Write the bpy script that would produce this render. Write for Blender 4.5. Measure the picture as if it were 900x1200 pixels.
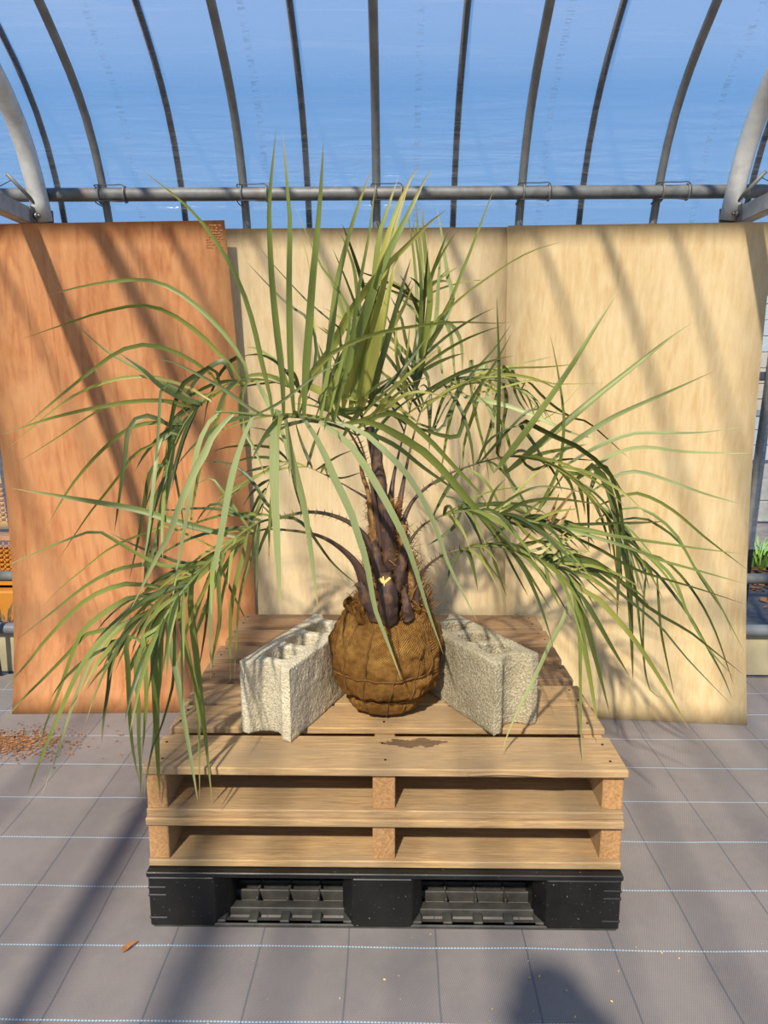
import bpy, bmesh, math, random
from mathutils import Vector, Matrix, noise
random.seed(11)
SC = bpy.context.scene
COL = SC.collection
for o in list(bpy.data.objects):
    bpy.data.objects.remove(o)

# ------------------------------------------------------------------ camera
FPX, PITCH, YAW, HCAM = 860.0, math.atan(155/860), math.radians(.73), 1.261
cam = bpy.data.objects.new('camera', bpy.data.cameras.new('camera'))
COL.objects.link(cam)
cam.data.sensor_fit = 'VERTICAL'; cam.data.sensor_height = 24.0
cam.data.lens = FPX/1200*24.0
cam.data.clip_start = .03; cam.data.clip_end = 200
cam.location = (0, 0, HCAM)
cam.rotation_euler = (math.pi/2-PITCH, 0, YAW)
SC.camera = cam

# ------------------------------------------------------------------ sky, sun, exposure
SUN_EL, SUN_AZ = math.radians(42.0), math.radians(14.6)
w = bpy.data.worlds.new('sky'); SC.world = w; w.use_nodes = True
nt = w.node_tree; nt.nodes.clear()
wo = nt.nodes.new('ShaderNodeOutputWorld'); bg = nt.nodes.new('ShaderNodeBackground')
tc = nt.nodes.new('ShaderNodeTexCoord'); sx = nt.nodes.new('ShaderNodeSeparateXYZ')
rp = nt.nodes.new('ShaderNodeValToRGB')
nt.links.new(tc.outputs['Generated'], sx.inputs[0]); nt.links.new(sx.outputs['Z'], rp.inputs[0])
rp.color_ramp.elements[0].position = 0.0; rp.color_ramp.elements[0].color = (.25, .48, .82, 1)
rp.color_ramp.elements[1].position = 0.75; rp.color_ramp.elements[1].color = (.06, .235, .64, 1)
nt.links.new(rp.outputs[0], bg.inputs[0]); bg.inputs[1].default_value = 1.0
nt.links.new(bg.outputs[0], wo.inputs[0])
sl = bpy.data.lights.new('sun', 'SUN'); sl.energy = 7.6; sl.angle = math.radians(1.6); sl.color = (1, .93, .82)
sun = bpy.data.objects.new('sun', sl); COL.objects.link(sun)
sdir = Vector((math.sin(SUN_AZ)*math.cos(SUN_EL), math.cos(SUN_AZ)*math.cos(SUN_EL), -math.sin(SUN_EL)))
sun.rotation_euler = sdir.to_track_quat('-Z', 'Y').to_euler(); sun.location = (-1, -4, 6)
vs = SC.view_settings
vs.view_transform = 'Standard'; vs.look = 'None'; vs.gamma = 1; vs.use_curve_mapping = False
vs.exposure = 0.12

# ------------------------------------------------------------------ pixel -> place helpers
_R = Matrix.Rotation(YAW, 3, 'Z')
CR = _R @ Vector((1, 0, 0)); CF = _R @ Vector((0, math.cos(PITCH), -math.sin(PITCH))); CU = _R @ Vector((0, math.sin(PITCH), math.cos(PITCH)))
CC = Vector((0, 0, HCAM))
def ray(x, y): return CF + CR*((x-450)/FPX) - CU*((y-600)/FPX)
def at(x, y, Y): d = ray(x, y); return CC + d*(Y/d.y)
def onz(x, y, Z): d = ray(x, y); return CC + d*((Z-HCAM)/d.z)

# ------------------------------------------------------------------ materials
class Mat:
    def __init__(s, name, rough=.6, spec=.3):
        s.m = bpy.data.materials.new(name); s.m.use_nodes = True
        s.t = s.m.node_tree; s.b = s.t.nodes['Principled BSDF']; s.out = s.t.nodes['Material Output']
        s.b.inputs['Roughness'].default_value = rough; s.b.inputs['Specular IOR Level'].default_value = spec
    def n(s, ty, **kw):
        k = s.t.nodes.new(ty)
        for a, v in kw.items():
            if a.startswith('i_'): k.inputs[a[2:].replace('_', ' ')].default_value = v
            else: setattr(k, a, v)
        return k
    def l(s, a, b): s.t.links.new(a, b)
    def coord(s, kind='Object', scale=(1, 1, 1), rnd=0):
        t = s.n('ShaderNodeTexCoord'); mp = s.n('ShaderNodeMapping')
        mp.inputs['Scale'].default_value = scale
        s.l(t.outputs[kind], mp.inputs[0])
        if rnd:
            oi = s.n('ShaderNodeObjectInfo'); mu = s.n('ShaderNodeMath', operation='MULTIPLY'); mu.inputs[1].default_value = rnd
            s.l(oi.outputs['Random'], mu.inputs[0]); s.l(mu.outputs[0], mp.inputs['Location'])
        return mp.outputs[0]
    def noise(s, co, scale, detail=4, rough=.55, dist=0):
        k = s.n('ShaderNodeTexNoise'); s.l(co, k.inputs['Vector'])
        k.inputs['Scale'].default_value = scale; k.inputs['Detail'].default_value = detail
        k.inputs['Roughness'].default_value = rough; k.inputs['Distortion'].default_value = dist
        return k.outputs['Fac']
    def ramp(s, fac, stops):
        k = s.n('ShaderNodeValToRGB'); e = k.color_ramp.elements
        while len(e) < len(stops): e.new(.5)
        for q, (p, c) in zip(e, stops): q.position = p; q.color = (*c, 1) if len(c) == 3 else c
        s.l(fac, k.inputs[0]); return k.outputs[0]
    def mix(s, fac, a, b, mode='MIX'):
        k = s.n('ShaderNodeMix', data_type='RGBA', blend_type=mode)
        for v, i in ((fac, 0), (a, 6), (b, 7)):
            if hasattr(v, 'is_output'): s.l(v, k.inputs[i])
            else: k.inputs[i].default_value = v if i == 0 else (*v, 1)
        return k.outputs[2]
    def math(s, op, a, b=None, c=None):
        k = s.n('ShaderNodeMath', operation=op)
        for i, v in enumerate((a, b, c)):
            if v is None: continue
            if hasattr(v, 'is_output'): s.l(v, k.inputs[i])
            else: k.inputs[i].default_value = v
        return k.outputs[0]
    def sep(s, co):
        k = s.n('ShaderNodeSeparateXYZ'); s.l(co, k.inputs[0]); return k.outputs
    def col(s, c):
        if hasattr(c, 'is_output'): s.l(c, s.b.inputs['Base Color'])
        else: s.b.inputs['Base Color'].default_value = (*c, 1)
    def bump(s, h, strength=.3, dist=.01):
        k = s.n('ShaderNodeBump'); k.inputs['Strength'].default_value = strength; k.inputs['Distance'].default_value = dist
        s.l(h, k.inputs['Height']); s.l(k.outputs[0], s.b.inputs['Normal'])
M = {}
def srgb(r, g, b): return tuple(((c/255)/12.92 if c/255 <= .04045 else ((c/255+.055)/1.055)**2.4) for c in (r, g, b))

def m_plain(name, c, rough=.6, spec=.3, metal=0, var=.15, scale=30, bump=0):
    m = Mat(name, rough, spec); m.b.inputs['Metallic'].default_value = metal
    f = m.noise(m.coord(), scale, 5)
    m.col(m.ramp(f, [(.3, tuple(v*(1-var) for v in c)), (.7, tuple(min(1, v*(1+var)) for v in c))]))
    if bump: m.bump(f, bump, .004)
    M[name] = m.m; return m

# plywood faces: long vertical grain, cathedral figure
def m_ply(name, base, dark, light, seed, figure=.5):
    m = Mat(name, .55, .25)
    co = m.coord('Object'); mp = m.n('ShaderNodeMapping'); mp.inputs['Location'].default_value = (seed, seed*.7, seed*.3)
    mp.inputs['Scale'].default_value = (1, 1, .16); m.l(co, mp.inputs[0]); c2 = mp.outputs[0]
    big = m.noise(c2, 3.2, 3, .5, 1.6)
    fine = m.noise(c2, 60, 6, .65, .3)
    blot = m.noise(m.coord('Object', (1, 1, .8)), 4.5+seed*.1, 4, .6)
    ring = m.math('SINE', m.math('MULTIPLY', big, 46.0))
    a = m.ramp(fine, [(.25, dark), (.55, base), (.8, light)])
    b = m.mix(m.ramp(ring, [(.0, (0, 0, 0)), (1., (1, 1, 1))]), base, dark)
    c = m.mix(figure*.55, a, b)
    d = m.mix(m.ramp(blot, [(.42, (0, 0, 0)), (.72, (.55, .55, .55))]), c, light)
    m.col(d); m.bump(fine, .06, .003)
    M[name] = m.m; return m
m_ply('ply_red', srgb(188, 128, 80), srgb(156, 92, 54), srgb(202, 152, 104), 3.1, .8)
m_ply('ply_pale_a', srgb(202, 178, 136), srgb(184, 152, 108), srgb(212, 192, 154), 7.7, .35)
m_ply('ply_pale_b', srgb(204, 178, 131), srgb(188, 152, 102), srgb(214, 192, 150), 12.3, .3)
m_plain('ply_edge', srgb(200, 160, 110), .7, .2, 0, .25, 60)

# pallet timber: grain along x of each board, own tone per board
def m_wood(name, lo, mid, hi, grey=.35, stain=False):
    m = Mat(name, .75, .2)
    co = m.coord('Object', (.9, 12, 12), rnd=13.0)
    g = m.noise(co, 9, 8, .7, 1.2)
    g2 = m.noise(m.coord('Object', (1.2, 26, 26), rnd=5.0), 9, 3, .6, .2)
    blot = m.noise(m.coord('Object', (1.5, 3, 3), rnd=9.0), 3, 4, .6)
    c = m.ramp(g, [(.2, lo), (.5, mid), (.8, hi)])
    c = m.mix(m.ramp(g2, [(.34, (.4, .4, .4)), (.5, (0, 0, 0))]), c, lo)
    c = m.mix(m.ramp(blot, [(.36, (0, 0, 0)), (.66, (min(1, grey*2),)*3)]), c, srgb(148, 128, 100))
    oi = m.n('ShaderNodeObjectInfo')
    tone = m.ramp(oi.outputs['Random'], [(0, (.84, .83, .82)), (1, (1.08, 1.05, 1.0))])
    c = m.mix(1.0, c, tone, 'MULTIPLY')
    if stain:
        x, y, z = m.sep(m.coord('Object'))
        dx = m.math('MULTIPLY', m.math('SUBTRACT', x, .065), 9.0); dy = m.math('MULTIPLY', m.math('SUBTRACT', y, .045), 26.0)
        d = m.math('ADD', m.math('MULTIPLY', dx, dx), m.math('MULTIPLY', dy, dy))
        nn = m.noise(m.coord('Object', (1, 2, 1)), 26, 4, .6)
        mask = m.math('LESS_THAN', m.math('ADD', d, m.math('MULTIPLY', nn, 1.9)), 1.28)
        c = m.mix(m.math('MULTIPLY', mask, .72), c, srgb(70, 48, 30))
    m.col(c); m.bump(g, .35, .004)
    M[name] = m.m
m_wood('pine', srgb(128, 98, 66), srgb(182, 149, 105), srgb(210, 178, 132))
m_wood('pine_stain', srgb(128, 98, 66), srgb(182, 149, 105), srgb(210, 178, 132), .35, True)
m_wood('pine_old', srgb(96, 72, 50), srgb(142, 110, 78), srgb(172, 140, 104), .3)
m_wood('pine_red', srgb(150, 92, 48), srgb(196, 138, 84), srgb(216, 164, 108), .1)
# end grain
m = Mat('end_grain', .85, .1)
co = m.coord('Object', rnd=3.0)
rr = m.math('SINE', m.math('MULTIPLY', m.noise(m.coord('Object', (1.6, 1, 1.2), rnd=3.0), 6, 2, .5, .3), 120))
f = m.noise(co, 160, 3, .7)
m.col(m.mix(.25, m.ramp(f, [(.3, srgb(146, 108, 70)), (.65, srgb(186, 146, 100))]), m.ramp(rr, [(0, srgb(176, 124, 74)), (1, srgb(205, 160, 110))])))
m.bump(f, .4, .003); M['end_grain'] = m.m
m_plain('nail', srgb(60, 48, 40), .6, .4, .6, .2)

# black plastic with dust and scratches
m = Mat('black_plastic', .42, .45)
co = m.coord('Object'); f = m.noise(co, 5, 6, .65); sp = m.noise(co, 180, 2, .5)
c = m.ramp(f, [(.3, srgb(12, 12, 11)), (.75, srgb(32, 31, 29))])
c = m.mix(m.ramp(sp, [(.70, (0, 0, 0)), (.76, (.7, .7, .7))]), c, srgb(150, 146, 140))
m.col(c); m.l(m.ramp(f, [(.3, (.34,)*3), (.7, (.6,)*3)]), m.b.inputs['Roughness']); M['black_plastic'] = m.m

m_plain('dusty_plastic', srgb(62, 60, 55), .6, .35, 0, .4, 26)
# concrete
def m_conc(name, a, b, c_):
    m = Mat(name, .95, .1)
    co = m.coord('Object', rnd=4.0)
    g = m.noise(co, 210, 3, .7); h = m.noise(co, 14, 5, .6)
    v = m.n('ShaderNodeTexVoronoi'); v.inputs['Scale'].default_value = 170; m.l(co, v.inputs['Vector'])
    c = m.ramp(g, [(.3, a), (.5, b), (.7, c_)])
    c = m.mix(m.ramp(h, [(.4, (0, 0, 0)), (.7, (.45,)*3)]), c, a)
    m.col(c); m.bump(m.math('ADD', g, v.outputs['Distance']), .6, .004); M[name] = m.m
m_conc('concrete', srgb(166, 154, 128), srgb(206, 194, 164), srgb(228, 218, 190))
m_conc('concrete_mossy', srgb(132, 120, 94), srgb(172, 160, 130), srgb(210, 199, 172))

# ground cloth: woven tape with pale blue cross threads every 0.2 m and dark length threads
m = Mat('ground_cloth', .85, .2)
co = m.coord('Object'); x, y, z = m.sep(co)
wob = m.math('MULTIPLY', m.math('SUBTRACT', m.noise(co, 2.2, 2), .5), .018)
mott = m.noise(co, 3.0, 6, .65); dust = m.noise(co, 26, 6, .7)
w1 = m.math('SINE', m.math('MULTIPLY', m.math('ADD', x, m.math('MULTIPLY', y, .35)), 1500)); w2 = m.math('SINE', m.math('MULTIPLY', y, 1100))
wv = m.math('MULTIPLY', w1, w2)
c = m.ramp(mott, [(.3, srgb(136, 129, 124)), (.7, srgb(164, 153, 145))])
c = m.mix(m.ramp(dust, [(.42, (0, 0, 0)), (.75, (.5,)*3)]), c, srgb(166, 152, 138))
c = m.mix(m.ramp(wv, [(0, (.55,)*3), (.8, (0, 0, 0))]), c, srgb(88, 84, 84))
def stripes(v, off, period, half):
    k = m.math('FRACT', m.math('ADD', m.math('DIVIDE', m.math('SUBTRACT', m.math('ADD', v, wob), off), period), .5))
    return m.math('LESS_THAN', m.math('ABSOLUTE', m.math('SUBTRACT', k, .5)), half/period)
dk = stripes(x, -.1, .2, .0021); wh = stripes(y, 1.258, .1975, .0019)
dash = m.math('GREATER_THAN', m.math('SINE', m.math('MULTIPLY', x, 900)), -.45)
c = m.mix(m.math('MULTIPLY', dk, .5), c, srgb(62, 72, 84))
c = m.mix(m.math('MULTIPLY', m.math('MULTIPLY', wh, dash), .85), c, srgb(176, 206, 222))
m.col(c); m.bump(wv, .25, .002); M['ground_cloth'] = m.m

# metals
def m_metal(name, a, b, rough=.45, metal=.7, rust=0):
    m = Mat(name, rough, .4); m.b.inputs['Metallic'].default_value = metal
    co = m.coord('Object'); f = m.noise(co, 18, 6, .65); r = m.noise(co, 7, 6, .7)
    c = m.ramp(f, [(.3, a), (.7, b)])
    if rust: c = m.mix(m.ramp(r, [(.56, (0, 0, 0)), (.7, (rust,)*3)]), c, srgb(120, 78, 46))
    m.col(c); m.bump(f, .12, .002); M[name] = m.m
m_metal('galv', srgb(92, 92, 90), srgb(128, 128, 124), .55, .3, .3)
m_metal('galv_dark', srgb(104, 106, 106), srgb(136, 136, 132), .5, .3, .15)
m_metal('white_pipe', srgb(186, 186, 180), srgb(216, 215, 208), .5, .1, .25)
m_metal('channel', srgb(140, 139, 134), srgb(178, 176, 170), .5, .3, .7)
m_metal('dark_pipe', srgb(50, 52, 54), srgb(78, 78, 76), .5, .4)
m_metal('bolt', srgb(120, 112, 100), srgb(170, 165, 155), .4, .8, .5)
m_plain('strap', (.012, .012, .014), .5, .3, 0, .3, 40)
m_plain('twine', srgb(112, 80, 44), .95, .05, 0, .3, 120)

# greenhouse film: clear, slightly milky, wrinkled, with old pipe rub marks
MARKS = [at(160, 231, 2.74).x, at(312, 231, 2.74).x, at(488, 231, 2.74).x, at(635, 231, 2.74).x, at(820, 231, 2.74).x]
m = Mat('film'); t = m.t; t.nodes.remove(m.b)
uv = m.n('ShaderNodeTexCoord').outputs['UV']; u, v, _ = m.sep(uv)
mp = m.n('ShaderNodeMapping'); mp.inputs['Scale'].default_value = (.9, 9, 1); m.l(uv, mp.inputs[0])
wr = m.noise(mp.outputs[0], 2.2, 5, .6, .5)
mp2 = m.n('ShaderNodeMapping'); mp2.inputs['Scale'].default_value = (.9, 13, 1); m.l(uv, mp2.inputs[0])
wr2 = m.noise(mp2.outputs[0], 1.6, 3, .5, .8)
bp = m.n('ShaderNodeBump'); bp.inputs['Strength'].default_value = .5; bp.inputs['Distance'].default_value = .05
m.l(m.math('ADD', wr, m.math('MULTIPLY', wr2, .5)), bp.inputs['Height'])
tr = m.n('ShaderNodeBsdfTransparent'); tr.inputs[0].default_value = (.97, .97, .96, 1)
df = m.n('ShaderNodeBsdfDiffuse'); df.inputs[0].default_value = (.9, .9, .88, 1); m.l(bp.outputs[0], df.inputs['Normal'])
tl = m.n('ShaderNodeBsdfTranslucent'); tl.inputs[0].default_value = (.95, .92, .86, 1)
gl = m.n('ShaderNodeBsdfGlossy'); gl.inputs['Roughness'].default_value = .2; gl.inputs[0].default_value = (.9, .9, .9, 1); m.l(bp.outputs[0], gl.inputs['Normal'])
s1 = m.n('ShaderNodeMixShader'); s1.inputs[0].default_value = .84; m.l(df.outputs[0], s1.inputs[1]); m.l(tl.outputs[0], s1.inputs[2])
s2 = m.n('ShaderNodeMixShader'); m.l(tr.outputs[0], s2.inputs[1]); m.l(s1.outputs[0], s2.inputs[2])
glint_streak = m.ramp(wr2, [(.52, (.26,)*3), (.80, (.40,)*3)])  # wrinkle highlights put into the film as whiter, milkier streaks
m.l(glint_streak, s2.inputs[0])
s3 = m.n('ShaderNodeMixShader'); s3.inputs[0].default_value = .035; m.l(s2.outputs[0], s3.inputs[1]); m.l(gl.outputs[0], s3.inputs[2])
mk = None
for k_, xm in enumerate(MARKS):
    d = m.math('LESS_THAN', m.math('ABSOLUTE', m.math('SUBTRACT', u, xm)), .011)
    mk = d if mk is None else m.math('ADD', mk, d)
mp3 = m.n('ShaderNodeMapping'); mp3.inputs['Scale'].default_value = (14, 80, 1); m.l(uv, mp3.inputs[0])
rub = m.ramp(m.noise(mp3.outputs[0], 1.5, 3, .6), [(.50, (0, 0, 0)), (.62, (.26,)*3)])
mk = m.math('MULTIPLY', mk, rub)
dd = m.n('ShaderNodeBsdfDiffuse'); dd.inputs[0].default_value = (.22, .22, .21, 1)
s4 = m.n('ShaderNodeMixShader'); m.l(mk, s4.inputs[0]); m.l(s3.outputs[0], s4.inputs[1]); m.l(dd.outputs[0], s4.inputs[2])
m.l(s4.outputs[0], m.out.inputs[0]); M['film'] = m.m

# palm leaves: UV u along the leaflet, v across
def m_leaf(name, lo, hi, tip, trans=.3):
    m = Mat(name, .42, .4)
    uv = m.n('ShaderNodeTexCoord').outputs['UV']; u, v, _ = m.sep(uv)
    oi = m.n('ShaderNodeObjectInfo')
    mp = m.n('ShaderNodeMapping'); mp.inputs['Scale'].default_value = (1.5, 14, 1); m.l(uv, mp.inputs[0])
    f = m.noise(mp.outputs[0], 2, 4, .6)
    c = m.ramp(f, [(.3, lo), (.7, hi)])
    tone = m.ramp(oi.outputs['Random'], [(0, (.8, .84, .8)), (1, (1.15, 1.1, 1.0))])
    c = m.mix(1.0, c, tone, 'MULTIPLY')
    c = m.mix(m.ramp(u, [(.80, (0, 0, 0)), (.99, (.85,)*3)]), c, tip)
    m.col(c)
    tl = m.n('ShaderNodeBsdfTranslucent'); m.l(m.mix(1.0, c, (1.3, 1.35, .7), 'MULTIPLY'), tl.inputs[0])
    mx = m.n('ShaderNodeMixShader'); mx.inputs[0].default_value = trans
    m.l(m.b.outputs[0], mx.inputs[1]); m.l(tl.outputs[0], mx.inputs[2]); m.l(mx.outputs[0], m.out.inputs[0])
    M[name] = m.m
m_leaf('leaf', srgb(104, 116, 54), srgb(140, 150, 80), srgb(176, 158, 104))
m_leaf('leaf_pale', srgb(140, 152, 100), srgb(170, 178, 128), srgb(190, 178, 126))
m_leaf('leaf_yellow', srgb(146, 148, 68), srgb(178, 176, 98), srgb(184, 158, 96))
m_leaf('leaf_dark', srgb(66, 76, 34), srgb(94, 104, 54), srgb(120, 104, 64), .15)
m_leaf('leaf_dry', srgb(130, 100, 58), srgb(166, 134, 82), srgb(190, 160, 110), .15)
# petiole / rachis: purple-brown at base, green outwards
m = Mat('petiole', .5, .35)
uv = m.n('ShaderNodeTexCoord').outputs['UV']; u, v, _ = m.sep(uv)
f = m.noise(m.coord('Object'), 40, 4)
c = m.ramp(u, [(0, srgb(78, 58, 52)), (.22, srgb(92, 72, 56)), (.42, srgb(112, 104, 58)), (.7, srgb(112, 124, 62))])
m.col(m.mix(m.ramp(f, [(.5, (0, 0, 0)), (.75, (.45,)*3)]), c, srgb(70, 48, 36))); M['petiole'] = m.m
m = Mat('boot', .6, .3)
uv = m.n('ShaderNodeTexCoord').outputs['UV']; mp = m.n('ShaderNodeMapping'); mp.inputs['Scale'].default_value = (1.2, 16, 1); m.l(uv, mp.inputs[0])
f = m.noise(mp.outputs[0], 2.5, 6, .7); g = m.noise(m.coord('Object'), 30, 5, .65)
c = m.ramp(f, [(.3, srgb(38, 28, 27)), (.55, srgb(74, 56, 50)), (.75, srgb(112, 86, 64))])
m.col(m.mix(m.ramp(g, [(.48, (0, 0, 0)), (.7, (.7,)*3)]), c, srgb(132, 96, 60))); m.bump(m.math('ADD', f, g), .5, .004); M['boot'] = m.m
m_plain('fibre', srgb(150, 108, 62), .95, .05, 0, .35, 80)
m_plain('fibre_trunk', srgb(140, 104, 66), .95, .05, 0, .4, 110, .8)
m_plain('cut_wood', srgb(226, 190, 110), .8, .1, 0, .1, 60)
# burlap
m = Mat('burlap', .95, .05)
uvn = m.n('ShaderNodeTexCoord').outputs['UV']; u, v, _ = m.sep(uvn)
wv = m.math('MULTIPLY', m.math('SINE', m.math('MULTIPLY', u, 900)), m.math('SINE', m.math('MULTIPLY', v, 520)))
f = m.noise(m.coord('Object'), 9, 6, .65); g = m.noise(m.coord('Object'), 90, 3, .6)
c = m.ramp(f, [(.3, srgb(126, 86, 44)), (.5, srgb(186, 134, 68)), (.7, srgb(226, 172, 90))])
c = m.mix(m.ramp(g, [(.35, (.5,)*3), (.6, (0, 0, 0))]), c, srgb(92, 62, 32))
m.col(m.mix(m.ramp(wv, [(.1, (.35,)*3), (.7, (0, 0, 0))]), c, srgb(86, 56, 28)))
m.bump(m.math('ADD', wv, m.math('MULTIPLY', g, 1.5)), .9, .004); M['burlap'] = m.m
# outside
m_plain('crate_yellow', srgb(236, 176, 44), .5, .3, 0, .12, 8)
m_plain('crate_orange', srgb(214, 140, 52), .5, .3, 0, .12, 8)
m_plain('siding', srgb(150, 160, 166), .7, .2, 0, .08, 6)
m_plain('siding_warm', srgb(160, 152, 138), .8, .2, 0, .15, 9)
m_plain('block_wall', srgb(140, 138, 128), .9, .1, 0, .2, 14)
m_plain('base_sheet', srgb(176, 164, 130), .5, .3, 0, .2, 5)
m_plain('soil', srgb(120, 108, 96), .95, .1, 0, .35, 9, .5)
m_plain('asphalt', srgb(84, 86, 90), .95, .1, 0, .25, 22, .4)
m_plain('litter', srgb(150, 104, 66), .95, .1, 0, .4, 60)
m_plain('weed', srgb(110, 146, 64), .6, .3, 0, .25, 20)
m_plain('dry_twig', srgb(120, 98, 72), .9, .1, 0, .3, 50)
m_plain('grey_tarp', srgb(110, 114, 116), .5, .4, 0, .2, 5)
m_plain('skin', srgb(196, 150, 120), .55, .3, 0, .05, 10)
m_plain('shirt', srgb(60, 70, 92), .9, .1, 0, .1, 20)
m_plain('trousers', srgb(54, 54, 58), .9, .1, 0, .1, 20)
m_plain('hair', srgb(28, 24, 22), .5, .3, 0, .2, 60)
m_plain('phone', srgb(24, 24, 26), .25, .5, 0, .05, 10)
m_plain('stamp_ink', srgb(166, 108, 70), .8, .1, 0, .1, 40)

# ------------------------------------------------------------------ mesh helpers
def mesh(name, V, F, mat, parent=None, smooth=False, uvs=None, mats=None, fm=None):
    me = bpy.data.meshes.new(name); me.from_pydata([tuple(v) for v in V], [], F)
    for k in (mats or [mat]): me.materials.append(M[k])
    if fm: me.polygons.foreach_set('material_index', fm)
    if smooth: me.polygons.foreach_set('use_smooth', [True]*len(F))
    if uvs:
        ul = me.uv_layers.new(name='UVMap')
        for lp in me.loops: ul.data[lp.index].uv = uvs[lp.vertex_index]
    me.update()
    o = bpy.data.objects.new(name, me); COL.objects.link(o)
    if parent: o.parent = parent
    return o
def from_bm(name, bm, mat, parent=None, smooth=False):
    bmesh.ops.recalc_face_normals(bm, faces=bm.faces)
    me = bpy.data.meshes.new(name); bm.to_mesh(me); bm.free()
    me.materials.append(M[mat])
    if smooth: me.polygons.foreach_set('use_smooth', [True]*len(me.polygons))
    o = bpy.data.objects.new(name, me); COL.objects.link(o)
    if parent: o.parent = parent
    return o
def empty(name, loc=(0, 0, 0)):
    o = bpy.data.objects.new(name, None); COL.objects.link(o); o.location = loc; o.empty_display_size = .05
    return o
def tag(o, label, cat=None, group=None, kind=None):
    if label: o['label'] = label
    if cat: o['category'] = cat
    if group: o['group'] = group
    if kind: o['kind'] = kind
    return o
def child(o, parent):           # parent built in world space, keep local = world - parent location
    o.parent = parent; o.location = Vector(o.location) - Vector(parent.location)
    return o
def box_bm(sx, sy, sz, bev=.003, jit=0):
    bm = bmesh.new(); bmesh.ops.create_cube(bm, size=1)
    for v in bm.verts:
        v.co = Vector((v.co.x*sx, v.co.y*sy, v.co.z*sz))
        if jit: v.co += Vector([random.uniform(-jit, jit) for _ in 'xyz'])
    if bev: bmesh.ops.bevel(bm, geom=list(bm.edges), offset=bev, segments=1, affect='EDGES', profile=.5)
    return bm
def box(name, x0, x1, y0, y1, z0, z1, mat, parent=None, bev=.003, jit=0, rot=None):
    o = from_bm(name, box_bm(x1-x0, y1-y0, z1-z0, bev, jit), mat)
    o.location = ((x0+x1)/2, (y0+y1)/2, (z0+z1)/2)
    if rot: o.rotation_euler = rot
    if parent: child(o, parent)
    return o
def prism(name, poly, z0, z1, mat, parent=None, bev=0):
    bm = bmesh.new(); b = [bm.verts.new((x, y, z0)) for x, y in poly]
    f = bm.faces.new(b); r = bmesh.ops.extrude_face_region(bm, geom=[f])
    for g in r['geom']:
        if isinstance(g, bmesh.types.BMVert): g.co.z = z1
    if bev: bmesh.ops.bevel(bm, geom=list(bm.edges), offset=bev, segments=1, affect='EDGES', profile=.5)
    o = from_bm(name, bm, mat)
    if parent: child(o, parent)
    return o
def crom(P, n):
    P = [Vector(p) for p in P]
    if len(P) == 2: return [P[0].lerp(P[1], i/n) for i in range(n+1)]
    Q = [P[0]*2-P[1]] + P + [P[-1]*2-P[-2]]
    L = [0]
    for a, b in zip(P, P[1:]): L.append(L[-1]+(b-a).length)
    out = []
    for i in range(n+1):
        s = L[-1]*i/n; k = 0
        while k < len(P)-2 and L[k+1] < s: k += 1
        t = (s-L[k])/max(1e-9, L[k+1]-L[k])
        a, b, c, d = Q[k:k+4]
        out.append(.5*((2*b)+(c-a)*t+(2*a-5*b+4*c-d)*t*t+(3*b-a-3*c+d)*t**3))
    return out
def tube_data(path, rad, n=8, flat=1.0):
    V, F, UV = [], [], []
    path = [Vector(p) for p in path]; N = len(path)
    up = None
    for i, p in enumerate(path):
        t = (path[min(i+1, N-1)]-path[max(i-1, 0)]).normalized()
        if up is None:
            up = Vector((0, 0, 1)) if abs(t.z) < .9 else Vector((1, 0, 0))
        s = t.cross(up).normalized(); up = s.cross(t).normalized()
        r = rad(i/(N-1)) if callable(rad) else rad
        for k in range(n):
            a = 2*math.pi*k/n
            V.append(p + s*(math.cos(a)*r) + up*(math.sin(a)*r*flat)); UV.append((i/(N-1), k/n))
    for i in range(N-1):
        for k in range(n):
            F.append((i*n+k, i*n+(k+1) % n, (i+1)*n+(k+1) % n, (i+1)*n+k))
    F.append(tuple(range(n-1, -1, -1))); F.append(tuple((N-1)*n+k for k in range(n)))
    return V, F, UV
def tube(name, path, rad, mat, parent=None, n=8, flat=1.0):
    V, F, UV = tube_data(path, rad, n, flat)
    o = mesh(name, V, F, mat, None, True, UV)
    if parent: child(o, parent)
    return o
class Acc:
    def __init__(s): s.V, s.F, s.UV = [], [], []
    def add(s, V, F, UV=None):
        b = len(s.V); s.V += list(V); s.F += [tuple(i+b for i in f) for f in F]
        s.UV += list(UV) if UV else [(0, 0)]*len(V)
    def build(s, name, mat, parent=None, smooth=False):
        o = mesh(name, s.V, s.F, mat, None, smooth, s.UV)
        if parent: child(o, parent)
        return o
def box_data(x0, x1, y0, y1, z0, z1):
    V = [Vector((x, y, z)) for z in (z0, z1) for y in (y0, y1) for x in (x0, x1)]
    return V, [(0, 2, 3, 1), (4, 5, 7, 6), (0, 1, 5, 4), (2, 6, 7, 3), (0, 4, 6, 2), (1, 3, 7, 5)]

# ================================================================== SETTING
# floor of the greenhouse
V = [(x, y, 0) for y in (-3.4, 3.0) for x in (-4.6, 4.6)]
fl = mesh('floor', V, [(0, 1, 3, 2)], 'ground_cloth'); tag(fl, 'grey brown woven ground cloth with pale blue thread lines', kind='structure')
V = [(x, y, -.02) for y in (-40, 60) for x in (-50, 50)]
tag(mesh('ground', V, [(0, 1, 3, 2)], 'soil'), 'bare soil ground around the greenhouse', kind='structure')
V = [(x, y, -.008) for y in (3.02, 5.0) for x in (-12, 12)]
tag(mesh('path', V, [(0, 1, 3, 2)], 'asphalt'), 'dark grey path outside the greenhouse wall', kind='structure')

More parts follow.
